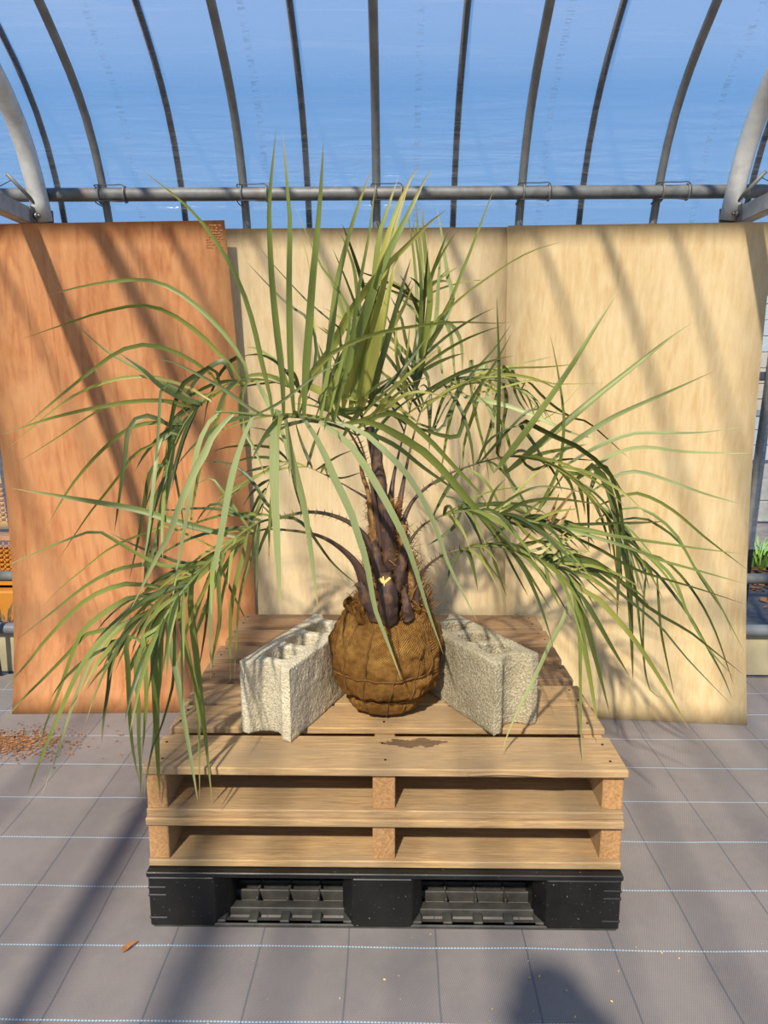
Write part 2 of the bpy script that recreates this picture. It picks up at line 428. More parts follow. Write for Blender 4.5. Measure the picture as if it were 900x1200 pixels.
# arch profile (y, z): straight leg, tight eave bend, long shallow roof
HALF = [(2.95, 0), (2.90, .6), (2.84, 1.2), (2.795, 1.7), (2.75, 1.9), (2.616, 2.133), (2.34, 2.336), (1.7, 2.66), (.9, 2.93), (-.2, 3.08)]
PROF = HALF + [(-.4-y, z) for y, z in reversed(HALF[:-1])]
def profile(off, n=120):
    pts = crom([(0, y, z) for y, z in PROF], n)
    out = []
    for i, p in enumerate(pts):
        t = (pts[min(i+1, n)]-pts[max(i-1, 0)]).normalized()
        nrm = Vector((0, t.z, -t.y))      # outward
        q = p+nrm*off; q.z = max(q.z, 0)
        out.append(q)
    return out
arch_mid = profile(0)
# film sheet: wall_back up to the pipe rail, ceiling (roof), wall_front behind the photographer
film = profile(.018, 160)
iL = next(i for i, p in enumerate(film) if p.z > 1.86); iR = len(film)-1-iL
arc = [0]
for a, b in zip(film, film[1:]): arc.append(arc[-1]+(b-a).length)
def sheet(name, i0, i1, label):
    xs = [-4.6+.46*k for k in range(21)]; V, UV, F = [], [], []
    for i in range(i0, i1+1):
        for x in xs: V.append(Vector((x, film[i].y, film[i].z))); UV.append((x, arc[i]))
    n = len(xs)
    for i in range(i1-i0):
        for k in range(n-1): F.append((i*n+k, i*n+k+1, (i+1)*n+k+1, (i+1)*n+k))
    tag(mesh(name, V, F, 'film', None, True, UV), label, kind='structure')
jB = next(i for i, p in enumerate(film) if p.z > .52)
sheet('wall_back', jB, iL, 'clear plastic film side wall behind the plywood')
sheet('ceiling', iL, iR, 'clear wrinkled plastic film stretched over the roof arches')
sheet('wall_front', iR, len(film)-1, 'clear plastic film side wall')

# arches, straps outside the film
RAILY, RAILZ = 2.7105, 1.8995
ARX = [at(px, 229, 2.745).x for px in (122, 286, 441, 611, 771)]
ARX = [ARX[0]-.98, ARX[0]-.49] + ARX + [ARX[-1]+.49, ARX[-1]+.98, ARX[-1]+1.47]
WHERE = {2: 'rising behind the reddish plywood sheet', 3: 'rising behind the joint of the reddish and pale plywood', 4: 'rising behind the middle of the palm', 5: 'rising behind the joint of the two pale plywood sheets', 6: 'rising behind the outer pale plywood sheet'}
for iA, x in enumerate(ARX):
    o = tube('arch_pipe', [Vector((0, p.y, p.z)) for p in arch_mid], .0145, 'galv_dark', None, 8); o.location.x = x
    tag(o, 'slim grey steel arch pipe '+WHERE.get(iA, 'standing beyond the plywood sheets'), 'arch pipe', 'slim arch pipes of the greenhouse')
strap_prof = profile(.024, 110)
STX = [at(px, 229, 2.775).x for px in (70, 214, 361, 532, 682, 878)]
SWH = ['right beside the heavy frame above the reddish plywood', 'over the middle of the reddish plywood', 'above the inner pale plywood, nearer the reddish sheet', 'above the inner pale plywood, nearer the outer pale sheet', 'over the middle of the outer pale plywood', 'right beside the heavy frame above the outer pale plywood', 'beyond the plywood sheets', 'beyond the plywood sheets']
for iS, x in enumerate(STX + [STX[0]-.5, STX[-1]+.5]):
    V, F = [], []
    for p in strap_prof: V += [(-.0105, p.y, p.z), (.0105, p.y, p.z)]
    q = profile(.0265, 110)
    nb = len(V)
    for p in q: V += [(-.0105, p.y, p.z), (.0105, p.y, p.z)]
    for i in range(len(q)-1):
        F += [(2*i, 2*i+1, 2*i+3, 2*i+2), (nb+2*i+1, nb+2*i, nb+2*i+2, nb+2*i+3), (2*i, 2*i+2, nb+2*i+2, nb+2*i), (2*i+1, nb+2*i+1, nb+2*i+3, 2*i+3)]
    o = mesh('film_strap', V, F, 'strap'); o.location.x = x
    tag(o, 'narrow black film strap '+SWH[iS], 'strap', 'black straps holding the film down')
# eave rail and ridge rail
pr_ = tube('rail_pipe', [(-4.4, RAILY+.002, RAILZ-.006), (0, RAILY, RAILZ), (4.4, RAILY-.002, RAILZ+.008)], .0225, 'galv', None, 14)
tag(pr_, 'long horizontal galvanised rail pipe crossing in front of the arch pipes', 'pipe')
tag(tube('ridge_pipe', [(-4.4, -.2, 3.051), (4.4, -.2, 3.051)], .0148, 'galv', None, 10), 'horizontal ridge pipe under the roof film', 'pipe')
tag(tube('far_rail_pipe', [(-4.4, -.4-RAILY, RAILZ), (4.4, -.4-RAILY, RAILZ)], .0225, 'galv', None, 10), 'horizontal rail pipe on the wall behind the photographer', 'pipe')
# wire clips that tie arch to rail
for iA, x in enumerate(ARX[2:7], 2):
    r = .0018
    zr = RAILZ+x/4.4*(.008 if x > 0 else .006); yr = RAILY-x/4.4*.002
    zt, zb, yf = zr+.0265, zr-.0265, yr-.0225
    def arch_y(z):
        i = next(i for i, p in enumerate(arch_mid) if p.z >= z); a_, b_ = arch_mid[i-1], arch_mid[i]
        return a_.y+(b_.y-a_.y)*(z-a_.z)/(b_.z-a_.z)
    yt, yl = arch_y(zt), arch_y(zb)
    path = [(.010, yt+.0155, zt), (-.004, yt+.0163, zt), (-.0145, yt+.009, zt), (-.0172, yt-.006, zt), (-.016, yf+.012, zt), (-.004, yf, zt), (.05, yf, zt), (.086, yf+.002, zt), (.0935, yf-.004, zr), (.086, yf+.002, zb), (.04, yf, zb), (-.004, yf, zb), (-.016, yf+.012, zb), (-.0172, yl-.006, zb), (-.0145, yl+.009, zb), (-.004, yl+.0163, zb), (.010, yl+.0155, zb)]
    c = empty('wire_clip', (x, yr, zr))
    tag(c, 'wire clip on arch pipe '+WHERE[iA], 'wire clip', 'wire clips along the rail pipe')
    tube('wire', [Vector(p)+Vector((0, -yr, -zr)) for p in crom(path, 72)], r, 'dark_pipe', None, 6).parent = c
    ring = [(.088, math.cos(a)*.0265, math.sin(a)*.0265) for a in [2*math.pi*k/20 for k in range(21)]]
    tube('band', ring, .003, 'galv_dark', None, 6).parent = c
    ring = [(0, math.cos(a)*.0255, math.sin(a)*.0255) for a in [2*math.pi*k/20 for k in range(21)]]
    tube('collar', ring, .008, 'galv', None, 6, .45).parent = c

# two heavy frames: thick bent pipe + tie beam running across the house
def heavy_frame(xc, s, label):
    root = empty('heavy_frame', (xc, 2.6, 0)); tag(root, label, 'frame', 'heavy roof frames')
    off = profile(-.075, 120)
    i0 = next(i for i, p in enumerate(off) if p.z > 1.80)
    inset = lambda y: y-.0160*max(-1, min(1, (y+.2)/2))
    pts = [Vector((xc-s*.01, inset(p.y), p.z)) for p in off[i0:len(off)-i0]]
    tube('arch_tube', pts, .0315, 'white_pipe', root, 16)
    y1 = inset(off[i0].y)
    z0, z1 = 1.788, 1.838
    # tie beam: C channel, open side outward
    a = Acc(); yb = -.4-y1
    xo = xc + s*.004
    a.add(*box_data(xo-.0025, xo+.0025, yb, y1-.01, z0, z1)); a.add(*box_data(min(xo, xo+s*.045), max(xo, xo+s*.045), yb, y1-.01, z0, z0+.004)); a.add(*box_data(min(xo, xo+s*.045), max(xo, xo+s*.045), yb, y1-.01, z1-.004, z1))
    a.build('tie_beam', 'channel', root)
    # end bracket with flange facing the house and bolts
    a = Acc()
    a.add(*box_data(min(xo, xo-s*.006), max(xo, xo-s*.006), y1-.075, y1+.012, z0+.002, z1+.004))
    a.add(*box_data(min(xo, xo-s*.045), max(xo, xo-s*.045), y1+.006, y1+.012, z0+.002, z1+.004))
    a.build('end_bracket', 'galv', root)
    for p, d in (((xo-s*.006, y1-.05, 1.814), (-s*.012, 0, 0)), ((xo-s*.028, y1+.006, 1.814), (0, -.014, 0))):
        p = Vector(p); b = tube('bolt', [p, p+Vector(d)], .010, 'bolt', root, 6)
        q = p+Vector(d); tube('bolt_tip', [q, q+Vector(d)*.7], .005, 'bolt', root, 8)
    # short rod
    p0 = Vector((xc-s*.005, y1-.044, 1.856)); p1 = p0+Vector((s*.055, -.066, .077))
    tube('short_rod', [p0, p1], .0068, 'galv', root, 8)
    q0 = p1+Vector((-s*.012, .01, -.015))
    tube('tie_wire', crom([q0, q0+Vector((s*.09, .02, -.03)), q0+Vector((s*.25, .05, -.06))], 8), .0015, 'dark_pipe', root, 5)
    return root
heavy_frame(at(29, 240, 2.58).x, -1, 'heavy pale roof frame with tie beam above the reddish plywood sheet')
heavy_frame(at(876, 240, 2.58).x, 1, 'heavy pale roof frame with tie beam above the outer pale plywood sheet')

# ================================================================== PLYWOOD SHEETS
def plywood(name, c, mat, label, thick=.009):
    # c: bottom-left, bottom-right, top-left, top-right (x, y, z), bow = backwards sag
    bl, br, tl, tr, bow = c
    bl, br, tl, tr = map(Vector, (bl, br, tl, tr))
    root = empty(name, (bl+br)/2); tag(root, label, 'plywood', 'plywood sheets leaning behind the palm')
    nx, nz = 6, 24; V, F = [], []
    for j in range(nz+1):
        t = j/nz
        for i in range(nx+1):
            s = i/nx
            p = bl.lerp(br, s).lerp(tl.lerp(tr, s), t)
            V.append(p+Vector((0, bow*math.sin(math.pi*t**.85)*(1 if bow else 0), 0)))
    nb = len(V); V += [v+Vector((0, thick, 0)) for v in V]
    for j in range(nz):
        for i in range(nx):
            a = j*(nx+1)+i; F += [(a, a+1, a+nx+2, a+nx+1), (nb+a+1, nb+a, nb+a+nx+1, nb+a+nx+2)]
    fm = [0]*len(F)
    def edge(ids):
        for a, b in zip(ids, ids[1:]): F.append((a, nb+a, nb+b, b)); fm.append(1)
    edge([i for i in range(nx+1)]); edge([nz*(nx+1)+i for i in range(nx+1)])
    edge([j*(nx+1) for j in range(nz+1)]); edge([j*(nx+1)+nx for j in range(nz+1)])
    o = mesh('panel', V, F, mat, None, True, mats=[mat, 'ply_edge'], fm=fm)
    for p, k in zip(o.data.polygons, fm): p.use_smooth = (k == 0)
    child(o, root)
    return root
TY = 2.645
def top(px, py, y=TY): p = at(px, py, y); return (p.x, p.y, p.z)
def bot(px, py): p = onz(px, py, 0.0); return (p.x, p.y, .001)
pl = plywood('plywood_sheet', (bot(14, 837), bot(302, 834), top(-42, 263, 2.64), top(262.5, 258, 2.60), .105), 'ply_red', 'reddish orange plywood sheet with a small ink stamp in its corner')
plywood('plywood_sheet', ((-.63, 2.665, .001), (.46, 2.665, .001), top(250, 268, 2.678), top(600, 266, 2.678), .100), 'ply_pale_a', 'pale plywood sheet standing between the reddish sheet and the other pale sheet')
plywood('plywood_sheet', ((.44, 2.632, .001), bot(876, 850), top(595, 264.5, 2.65), top(908, 260, 2.60), .07), 'ply_pale_b', 'pale yellow plywood sheet with a thin dark crack and knot near its upper edge')
# ink stamp on the reddish sheet (illegible rows of small strokes)
a = Acc()
for r in range(9):
    yy = 263+r*3.0
    x0 = 243 if r < 5 else 240
    xx = x0
    while xx < 258+(r % 3):
        wd = random.uniform(.8, 2.2)
        p = at(xx, yy, 2.60); q = at(xx+wd, yy+random.uniform(.7, 1.8), 2.60)
        if random.random() < .75:
            zc = 1.79; yl = 2.5985+.105*math.sin(math.pi*min(1, max(0, p.z/1.8))**.85)
            pts = [(p.x, yl-.0006, p.z), (q.x, yl-.0006, p.z), (q.x, yl-.0006, q.z), (p.x, yl-.0006, q.z)]
            a.add([Vector(v) for v in pts], [(0, 1, 2, 3)])
        xx += wd+random.uniform(.4, 1.0)
st = a.build('ink_stamp', 'stamp_ink', pl); tag(st, 'small smudged ink stamp', kind='stuff')

# ================================================================== PALLETS
PX0, PX1 = -.570, .534
def wooden_pallet(z0, y0, label, boards, old, yend):
    root = empty('wooden_pallet', (-.018, (y0+yend)/2, z0)); tag(root, label, 'pallet', 'wooden pallets of the stack')
    T, H = .019, .125
    zs0, zs1 = z0+T, z0+H-T
    for k, (xa, xb) in enumerate(((PX0+.004, PX0+.05), (-.046, .006), (PX1-.052, PX1-.004))):
        o = box('stringer', xa, xb, y0+.006+.004*k, yend-.01, zs0-.0005, zs1+.0005, 'end_grain', root, .002)
        o.data.materials.append(M['pine'])
        for p in o.data.polygons:
            if abs(p.normal.y) < .5: p.material_index = 1
    for i, (ya, yb, rz) in enumerate(boards):
        mt = ('pine_stain' if (i == 0 and not old) else 'pine' if i < 3 else 'pine_old')
        dx = random.uniform(-.004, .004) if i else 0
        o = box('deck_board', PX0+dx, PX1+dx+random.uniform(-.004, .003), ya, yb, zs1, z0+H+random.uniform(0, .0012)*(i > 0), mt, root, .0025, .0012, (0, 0, rz))
    for ya, yb in ((y0+.001, y0+.135), ((y0+yend)/2-.06, (y0+yend)/2+.06), (yend-.135, yend-.002)):
        box('bottom_board', PX0+.002, PX1-.003, ya, yb, z0, zs0, 'pine', root, .0025, .0012)
    a = Acc()
    for (ya, yb, rz) in boards:
        for xc in (PX0+.027, -.02, PX1-.028):
            for t in (.25, .75):
                x = xc+random.uniform(-.012, .012); y = ya+(yb-ya)*t; zt = z0+H+(.0 if old else .0012)
                V, F, _ = tube_data([(x, y, zt-.002), (x, y, zt+.0006)], .0032, 6); a.add(V, F)
    tag(a.build('nails', 'nail', root), None, kind='stuff')
    return root
wooden_pallet(.142, 1.531, 'wooden pallet in the middle of the stack under the other wooden pallet',
    [(1.529, 1.66, 0), (1.70, 1.82, 0), (1.85, 1.97, 0), (2.01, 2.13, 0), (2.17, 2.29, 0), (2.33, 2.45, 0), (2.50, 2.63, 0)], True, 2.635)
tp = wooden_pallet(.267, 1.536, 'wooden pallet on top of the stack carrying the concrete blocks and palm',
    [(1.534, 1.693, 0), (1.735, 1.862, .004), (1.874, 2.003, -.004), (2.04, 2.160, .003), (2.20, 2.312, 0), (2.355, 2.472, 0), (2.51, 2.645, 0)], False, 2.645)
# splinter under the front deck board
sp = crom([at(548, 908, 1.531), at(590, 907, 1.530), at(640, 910, 1.529), at(662, 911, 1.528)], 10)
tube('splinter', sp, lambda t: .0045*(1-t)+.001, 'pine', tp, 6, .7)

# black plastic pallet
bp_root = empty('plastic_pallet', (-.02, 2.06, 0)); tag(bp_root, 'black plastic pallet with two fork openings at the bottom of the stack', 'pallet')
BX0, BX1, BY0, BY1, BZ = -.569, .530, 1.512, 2.612, .142
def pxx(px, y=1.512, py=1055): return at(px, py, y).x
oL0, oL1, oR0, oR1 = pxx(251), pxx(413), pxx(483), pxx(641)     # front corner of chamfer
iL0, iL1, iR0, iR1 = pxx(267), pxx(400), pxx(495), pxx(628)
CH = .045
def block(poly): return prism('support_block', poly, .003, BZ-.012, 'black_plastic', bp_root, .003)
for ya, yb, fl_ in ((BY0, BY0+.2, 1), ((BY0+BY1)/2-.09, (BY0+BY1)/2+.09, 0), (BY1-.2, BY1, -1)):
    cf = CH if fl_ == 1 else 0; cb = CH if fl_ == -1 else 0
    def pol(xa, xb, xai, xbi):
        if fl_ == 1: return [(xa, ya), (xb, ya), (xbi, ya+CH), (xbi, yb), (xai, yb), (xai, ya+CH)]
        if fl_ == -1: return [(xai, ya), (xbi, ya), (xbi, yb-CH), (xb, yb), (xa, yb), (xai, yb-CH)]
        return [(xai, ya), (xbi, ya), (xbi, yb), (xai, yb)]
    block(pol(BX0+.004, oL0, BX0+.004, iL0)); block(pol(oL1, oR0, iL1, iR0)); block(pol(oR1, BX1-.004, iR1, BX1-.004))
# top deck: rim and slats
box('top_rim', BX0, BX1, BY0-.0005, BY0+.055, BZ-.013, BZ, 'black_plastic', bp_root, .002)
box('top_rim', BX0, BX1, BY1-.055, BY1, BZ-.013, BZ, 'black_plastic', bp_root, .002)
box('top_rim', BX0, BX0+.05, BY0+.055, BY1-.055, BZ-.013, BZ, 'black_plastic', bp_root, .002)
box('top_rim', BX1-.05, BX1, BY0+.055, BY1-.055, BZ-.013, BZ, 'black_plastic', bp_root, .002)
for k in range(9):
    y = BY0+.10+k*.11; box('top_slat', BX0+.05, BX1-.05, y, y+.05, BZ-.014, BZ-.001, 'black_plastic', bp_root, .002)
# bottom deck: front sill with slots, then a grid
def frame_grid(xa, xb, y0, y1, nx):
    # cross bars
    yy = y0
    for (d0, d1, zt) in ((0, .022, .010), (.037, .064, .022), (.088, .096, .03), (.12, .128, .03), (.152, .16, .03), (.184, .192, .03), (.216, .40, .03)):
        box('grid_bar', xa, xb, y0+d0, y0+d1, .002, zt, 'dusty_plastic', bp_root, .002)
    wx = (xb-xa)/nx
    for i in range(nx+1):
        xm = xa+wx*i
        box('grid_rib', xm-(.011), xm+(.011), y0+.004, y0+.062, .002, .0145, 'dusty_plastic', bp_root, .002); box('grid_rib', xm-.003, xm+.003, y0+.062, y0+.39, .002, .030, 'dusty_plastic', bp_root, .002)
frame_grid(oL0+.012, oL1-.012, BY0+.002, BY0+.4, 4); frame_grid(oR0+.012, oR1-.012, BY0+.002, BY0+.4, 4)
box('bottom_rim', BX0+.01, BX1-.01, BY0+.0, BY0+.014, .0, .010, 'dusty_plastic', bp_root, .002)
box('bottom_rim', BX0+.01, BX1-.01, BY1-.10, BY1, .0, .014, 'dusty_plastic', bp_root, .002)
# corner ribs
for px_, s in ((BX0, 1), (BX1, -1)):
    for z_ in ((.100, .106), (.080, .086), (.022, .027)):
        box('corner_rib', min(px_+s*.0025, px_+s*.045), max(px_+s*.0025, px_+s*.045), BY0-.0015, BY0+.05, z_[0], z_[1], 'black_plastic', bp_root, .0015)

# ================================================================== CONCRETE BLOCKS
def concrete_block(corner, u, w, L, W, mat, label, seed):
    H_ = .19; u = Vector((*u, 0)).normalized(); w = Vector((*w, 0)).normalized(); c = Vector((*corner, .3925))
    # outline in (l, d): l along length, d along width; concave ends
    g = .034; k0, k1 = .024, W-.024
    def concave(l0, s):
        pts = []
        for i in range(9):
            t = i/8; pts.append((l0+s*g*(math.sin(math.pi*t)**.6 if 0 < t < 1 else 0), k0+(k1-k0)*t))
        return pts
    outer = [(0, 0), (L, 0)] + concave(L, -1) + [(L, W), (0, W)] + list(reversed(concave(0, 1)))
    bm = bmesh.new(); edges = []
    def loop(pts):
        vs_ = [bm.verts.new((x, y, 0)) for x, y in pts]
        for a, b in zip(vs_, vs_[1:]+vs_[:1]): edges.append(bm.edges.new((a, b)))
    loop(outer)
    cl = (L-.06)/3
    for i in range(3):
        x0 = .054+i*(cl-.008)-.002; x1 = x0+cl-.034; d0, d1 = .033, W-.033; r = .018
        pts = []
        for cx, cy, a0 in ((x1-r, d1-r, 0), (x0+r, d1-r, 90), (x0+r, d0+r, 180), (x1-r, d0+r, 270)):
            for q in range(4): a = math.radians(a0+30*q); pts.append((cx+r*math.cos(a), cy+r*math.sin(a)))
        loop(pts)
    bmesh.ops.triangle_fill(bm, use_beauty=True, edges=edges)
    r = bmesh.ops.extrude_face_region(bm, geom=list(bm.faces))
    for e in r['geom']:
        if isinstance(e, bmesh.types.BMVert): e.co.z = H_
    for v in bm.verts:
        p = v.co; v.co = u*p.x+w*p.y+Vector((0, 0, p.z))
    o = from_bm('concrete_block', bm, mat); o.location = c
    md = o.modifiers.new('remesh', 'REMESH'); md.mode = 'VOXEL'; md.voxel_size = .0042; md.use_smooth_shade = True
    sm = o.modifiers.new('wear', 'SMOOTH'); sm.iterations = 3; sm.factor = .5
    tx = bpy.data.textures.new('grit', 'CLOUDS'); tx.noise_scale = .008; tx.noise_depth = 2
    d = o.modifiers.new('grit', 'DISPLACE'); d.texture = tx; d.strength = .0028; d.mid_level = .5; d.texture_coords = 'LOCAL'
    tx2 = bpy.data.textures.new('chips', 'CLOUDS'); tx2.noise_scale = .05; tx2.noise_depth = 3
    d2 = o.modifiers.new('chips', 'DISPLACE'); d2.texture = tx2; d2.strength = .004; d2.mid_level = .55; d2.texture_coords = 'LOCAL'
    tag(o, label, 'concrete block', 'concrete blocks beside the root ball')
    return o
concrete_block((-.247, 1.651), (.372, .928), (-.928, .372), .40, .142, 'concrete', 'pale grey hollow concrete block with deep end groove, reddish plywood side of the burlap ball', 1)
concrete_block((.250, 1.692), (-.50, .866), (.866, .50), .375, .140, 'concrete_mossy', 'brownish weathered hollow concrete block on the yellow plywood side of the burlap ball', 2)

# ================================================================== PALM
TYP = 1.865                      # depth of the trunk
BCX = -.018
palm = empty('palm_plant', (BCX, TYP, .392))
tag(palm, 'feather palm with long drooping leaflets, its root ball wrapped in burlap', 'palm')
BZ0, BH = .3925, .292
PRF = [(0, .042), (.012, .070), (.06, .094), (.14, .108), (.19, .111), (.32, .139), (.5, .148), (.68, .146), (.8, .135), (.9, .117), (.97, .094), (1.0, .078)]
TWA = (-2.35, -1.95, -1.45, -1.05, -.75, .6, 1.6, 2.6)
def ball_r(t, a):
    for (t0, r0), (t1, r1) in zip(PRF, PRF[1:]):
        if t <= t1:
            q = (t-t0)/(t1-t0); r = r0+(r1-r0)*q; break
    else: r = PRF[-1][1]
    cinch = .010*math.exp(-((t-.195)/.022)**2)-.007*math.exp(-((t-.245)/.03)**2)+.004*math.exp(-((t-.42)/.018)**2)
    p = Vector((math.cos(a)*1.4, math.sin(a)*1.4, t*2.4))
    lump = noise.noise(p*1.6)*.007+noise.noise(p*4+Vector((3, 1, 2)))*.004
    fold = .0035*math.sin(a*9+5*noise.noise(p*1.3))*max(0, t-.62)*2.4
    for a0 in TWA:
        d = (a-a0+math.pi) % (2*math.pi)-math.pi
        cinch += .005*math.exp(-(d/.09)**2)*min(1, max(0, t-.05)*6)
    p2 = Vector((math.cos(a)*2.0, math.sin(a)*2.0, t*3.5))
    crease = abs(noise.noise(p2*1.7+Vector((5, 5, 5))))
    lump += .016*(crease-.25)+.006*noise.noise(p2*5)
    return r-cinch+(lump+fold)*min(1, t*8)
PRESS = (((-.247, 1.651), (.928, -.372)), ((.250, 1.692), (-.866, -.50)))
def ball_p(t, a, off=0):
    r = ball_r(t, a)+off
    p = Vector((BCX+r*math.cos(a), TYP+r*math.sin(a), BZ0+BH*t))
    for c, n in PRESS:            # soft burlap flattened against the faces of the blocks
        d = (p.x-c[0])*n[0]+(p.y-c[1])*n[1]
        lim = -.0015
        if d < lim: p.x += n[0]*(lim-d); p.y += n[1]*(lim-d)
    return p

V, F, UV = [], [], []; na, nt_ = 96, 64
for j in range(nt_+1):
    for i in range(na): V.append(ball_p(j/nt_, 2*math.pi*i/na)); UV.append((i/na, j/nt_*.6))
for j in range(nt_):
    for i in range(na): F.append((j*na+i, j*na+(i+1) % na, (j+1)*na+(i+1) % na, (j+1)*na+i))
F.append(tuple(range(na-1, -1, -1))); F.append(tuple(nt_*na+i for i in range(na)))
ball = mesh('burlap_ball', V, F, 'burlap', None, True, UV); child(ball, palm); tag(ball, 'brown burlap wrapped root ball')
def sub(o, par):                 # sub-part: parent sits at palm origin already
    o.parent = par; o.location = (0, 0, 0); return o
ball.data.update()
def ball_sub(o): return sub(o, ball)
# ball vertices are world coordinates with object offset -palm.location, so sub-parts match directly
for t, wob in ((.185, .006), (.425, .01)):
    pts = [ball_p(t+wob*math.sin(a*2+t*9)+.004*math.sin(a*5), a, .0012) for a in [2*math.pi*k/72 for k in range(73)]]
    ball_sub(tube('twine', pts, .0030, 'twine', None, 6))
for a0 in TWA:
    pts = [ball_p(t, a0+.10*math.sin(t*4+a0), .0012) for t in [k/30*.97+.02 for k in range(31)]]
    ball_sub(tube('twine', pts, .0026, 'twine', None, 6))
# gathered burlap collar: loose folded strips round the neck
a = Acc()
for k in range(22):
    a0 = 2*math.pi*k/22+random.uniform(-.1, .1); ln = random.uniform(.25, .5); t0 = random.uniform(.93, .99)
    pts = [ball_p(min(1, t0), a0+ln*q/6, .002+.006*math.sin(q))+Vector((0, 0, .012*math.sin(q*1.1+k)+.006)) for q in range(7)]
    V, F, UV = tube_data(crom(pts, 12), lambda t: .008*math.sin(math.pi*min(.97, max(.08, t)))+.002, 6, .5); a.add(V, F, [(u_*.2, v_*.1) for u_, v_ in UV])
ball_sub(a.build('gathered_collar', 'burlap', None, True))
# top plug of soil/fibre inside the collar
V, F, UV = tube_data([(BCX, TYP, .66), (BCX, TYP, .69), (BCX, TYP, .70)], lambda t: .068-.03*t, 20)
child(mesh('crown_base', V, F, 'fibre_trunk', None, True, UV), palm)

def TP(px, py, dy): return at(px, py, TYP+dy)
# fibrous pseudo-trunk: swollen base of clasping leaf sheaths
tr = crom([TP(461, 716, .01), TP(460, 690, .01), TP(458, 665, .01), TP(455, 640, .01), TP(452, 612, .01), TP(449, 585, .01)], 24)
def trunk_r(t): return .066*(1-t)**1.3+.024
V, F, UV = tube_data(tr, trunk_r, 28)
V = [v+Vector((noise.noise(v*45), noise.noise(v*45+Vector((9, 1, 3))), 0))*.012 for v in V]
child(mesh('fibre_trunk', V, F, 'fibre_trunk', None, True, UV), palm)
def boot(pts, rad, mat='boot', flat=.6, par=palm, name='leaf_base'):
    V, F, UV = tube_data(crom(pts, 20), rad, 18, flat)
    V = [v+Vector((noise.noise(v*50), noise.noise(v*50+Vector((7, 3, 1))), noise.noise(v*40)))*.005+Vector((noise.noise(v*140), noise.noise(v*140+Vector((2, 8, 1))), 0))*.002 for v in V]
    o = mesh(name, V, F, mat, None, True, UV); child(o, par); return o
# standing sheath of the young leaves: dark purple, with a fibrous flap beside it
o = boot([TP(458, 668, -.03), TP(454, 630, -.035), TP(450, 600, -.035), TP(446, 570, -.03), TP(441, 535, -.02), TP(434, 500, -.02)], lambda t: .030-.016*t, 'boot', .8, palm, 'young_sheath'); tag(o, 'dark purple sheath of the young fronds')
o = boot([TP(448, 668, -.04), TP(440, 640, -.05), TP(436, 612, -.055), TP(433, 588, -.05), TP(428, 565, -.045), TP(421, 545, -.04)], lambda t: .022-.016*t, 'fibre_trunk', .6, palm, 'fibrous_sheath'); tag(o, 'brown fibrous sheath strip')
boot([TP(470, 672, -.03), TP(472, 640, -.035), TP(474, 615, -.03)], lambda t: .020-.008*t, 'fibre_trunk', .7, palm, 'fibrous_sheath')
a = Acc()
for k in range(2200):
    t = random.random()**1.2; p = tr[int(t*23)]; r = trunk_r(t); an = random.uniform(0, 6.28)
    d = Vector((math.cos(an), math.sin(an), random.uniform(-.2, 1.2))).normalized()
    rr_ = r*random.uniform(.95, 1.12); q0 = p+Vector((math.cos(an)*rr_, math.sin(an)*rr_, 0)); L = random.uniform(.015, .06)
    q1 = q0+d*L*.4+Vector((0, 0, L*.35)); q2 = q1+Vector([random.uniform(-1, 1) for _ in 'xyz'])*L*.6
    sv = Vector((random.uniform(-1, 1), random.uniform(-1, 1), random.uniform(-1, 1))).normalized()*.0011
    a.add([q0-sv, q0+sv, q1-sv, q1+sv, q2], [(0, 1, 3, 2), (2, 3, 4)])
fh = a.build('fibres', 'fibre', palm); tag(fh, 'loose brown trunk fibres', kind='stuff')
# old leaf bases (boots), two of them cut off
b = boot([TP(455, 724, -.090), TP(455, 706, -.108), TP(454, 690, -.112), TP(451, 672, -.10)], lambda t: .046*math.sin(math.pi*(.30+.36*t))-.020*t**2)
tag(b, 'dark purplish cut leaf base')
for pts, r0 in (([TP(451, 692, -.140), TP(450, 682, -.134), TP(449, 676, -.126)], .0045), ([TP(450, 683, -.135), TP(445, 678, -.128)], .0065), ([TP(450, 683, -.135), TP(457, 677, -.128)], .0065)):
    V, F, UV = tube_data(pts, r0, 8, .5); o = mesh('cut_face', V, F, 'cut_wood', None, True, UV); o.parent = b
b = boot([TP(440, 724, -.085), TP(432, 708, -.095), TP(426, 694, -.092), TP(420, 682, -.085)], lambda t: .028-.010*t); tag(b, 'grey purple cut leaf base')
boot([TP(478, 724, -.085), TP(477, 712, -.095), TP(475, 700, -.09), TP(473, 690, -.075)], lambda t: .022*(1-t)**.5+.003)
boot([TP(450, 684, -.06), TP(444, 664, -.075), TP(441, 648, -.07), TP(438, 628, -.055)], lambda t: .030*(1-t)**.6+.004)
boot([TP(464, 690, -.05), TP(469, 668, -.065), TP(474, 645, -.06), TP(480, 628, -.05)], lambda t: .028*(1-t)**.6+.004)
boot([TP(484, 700, -.03), TP(482, 675, -.04), TP(480, 650, -.03)], lambda t: .026-.012*t, 'fibre_trunk')
boot([TP(432, 700, -.02), TP(430, 675, -.03), TP(436, 645, -.01)], lambda t: .028-.012*t, 'fibre_trunk')
for k in range(16):
    an = 2*math.pi*k/16+.3*math.sin(k*3); c0 = Vector((BCX+.012, TYP+.01, .69))
    r = .058; p0 = c0+Vector((math.cos(an)*r, math.sin(an)*r, -.02)); p1 = p0+Vector((math.cos(an)*.012, math.sin(an)*.012, .04)); p2 = p1+Vector((-math.cos(an)*.01, -math.sin(an)*.01, random.uniform(.02, .06)))
    boot([p0, p1, p2], (lambda q: lambda t: q*(1-t*.7))(random.uniform(.012, .02)), 'fibre_trunk' if k % 3 else 'boot', .5)

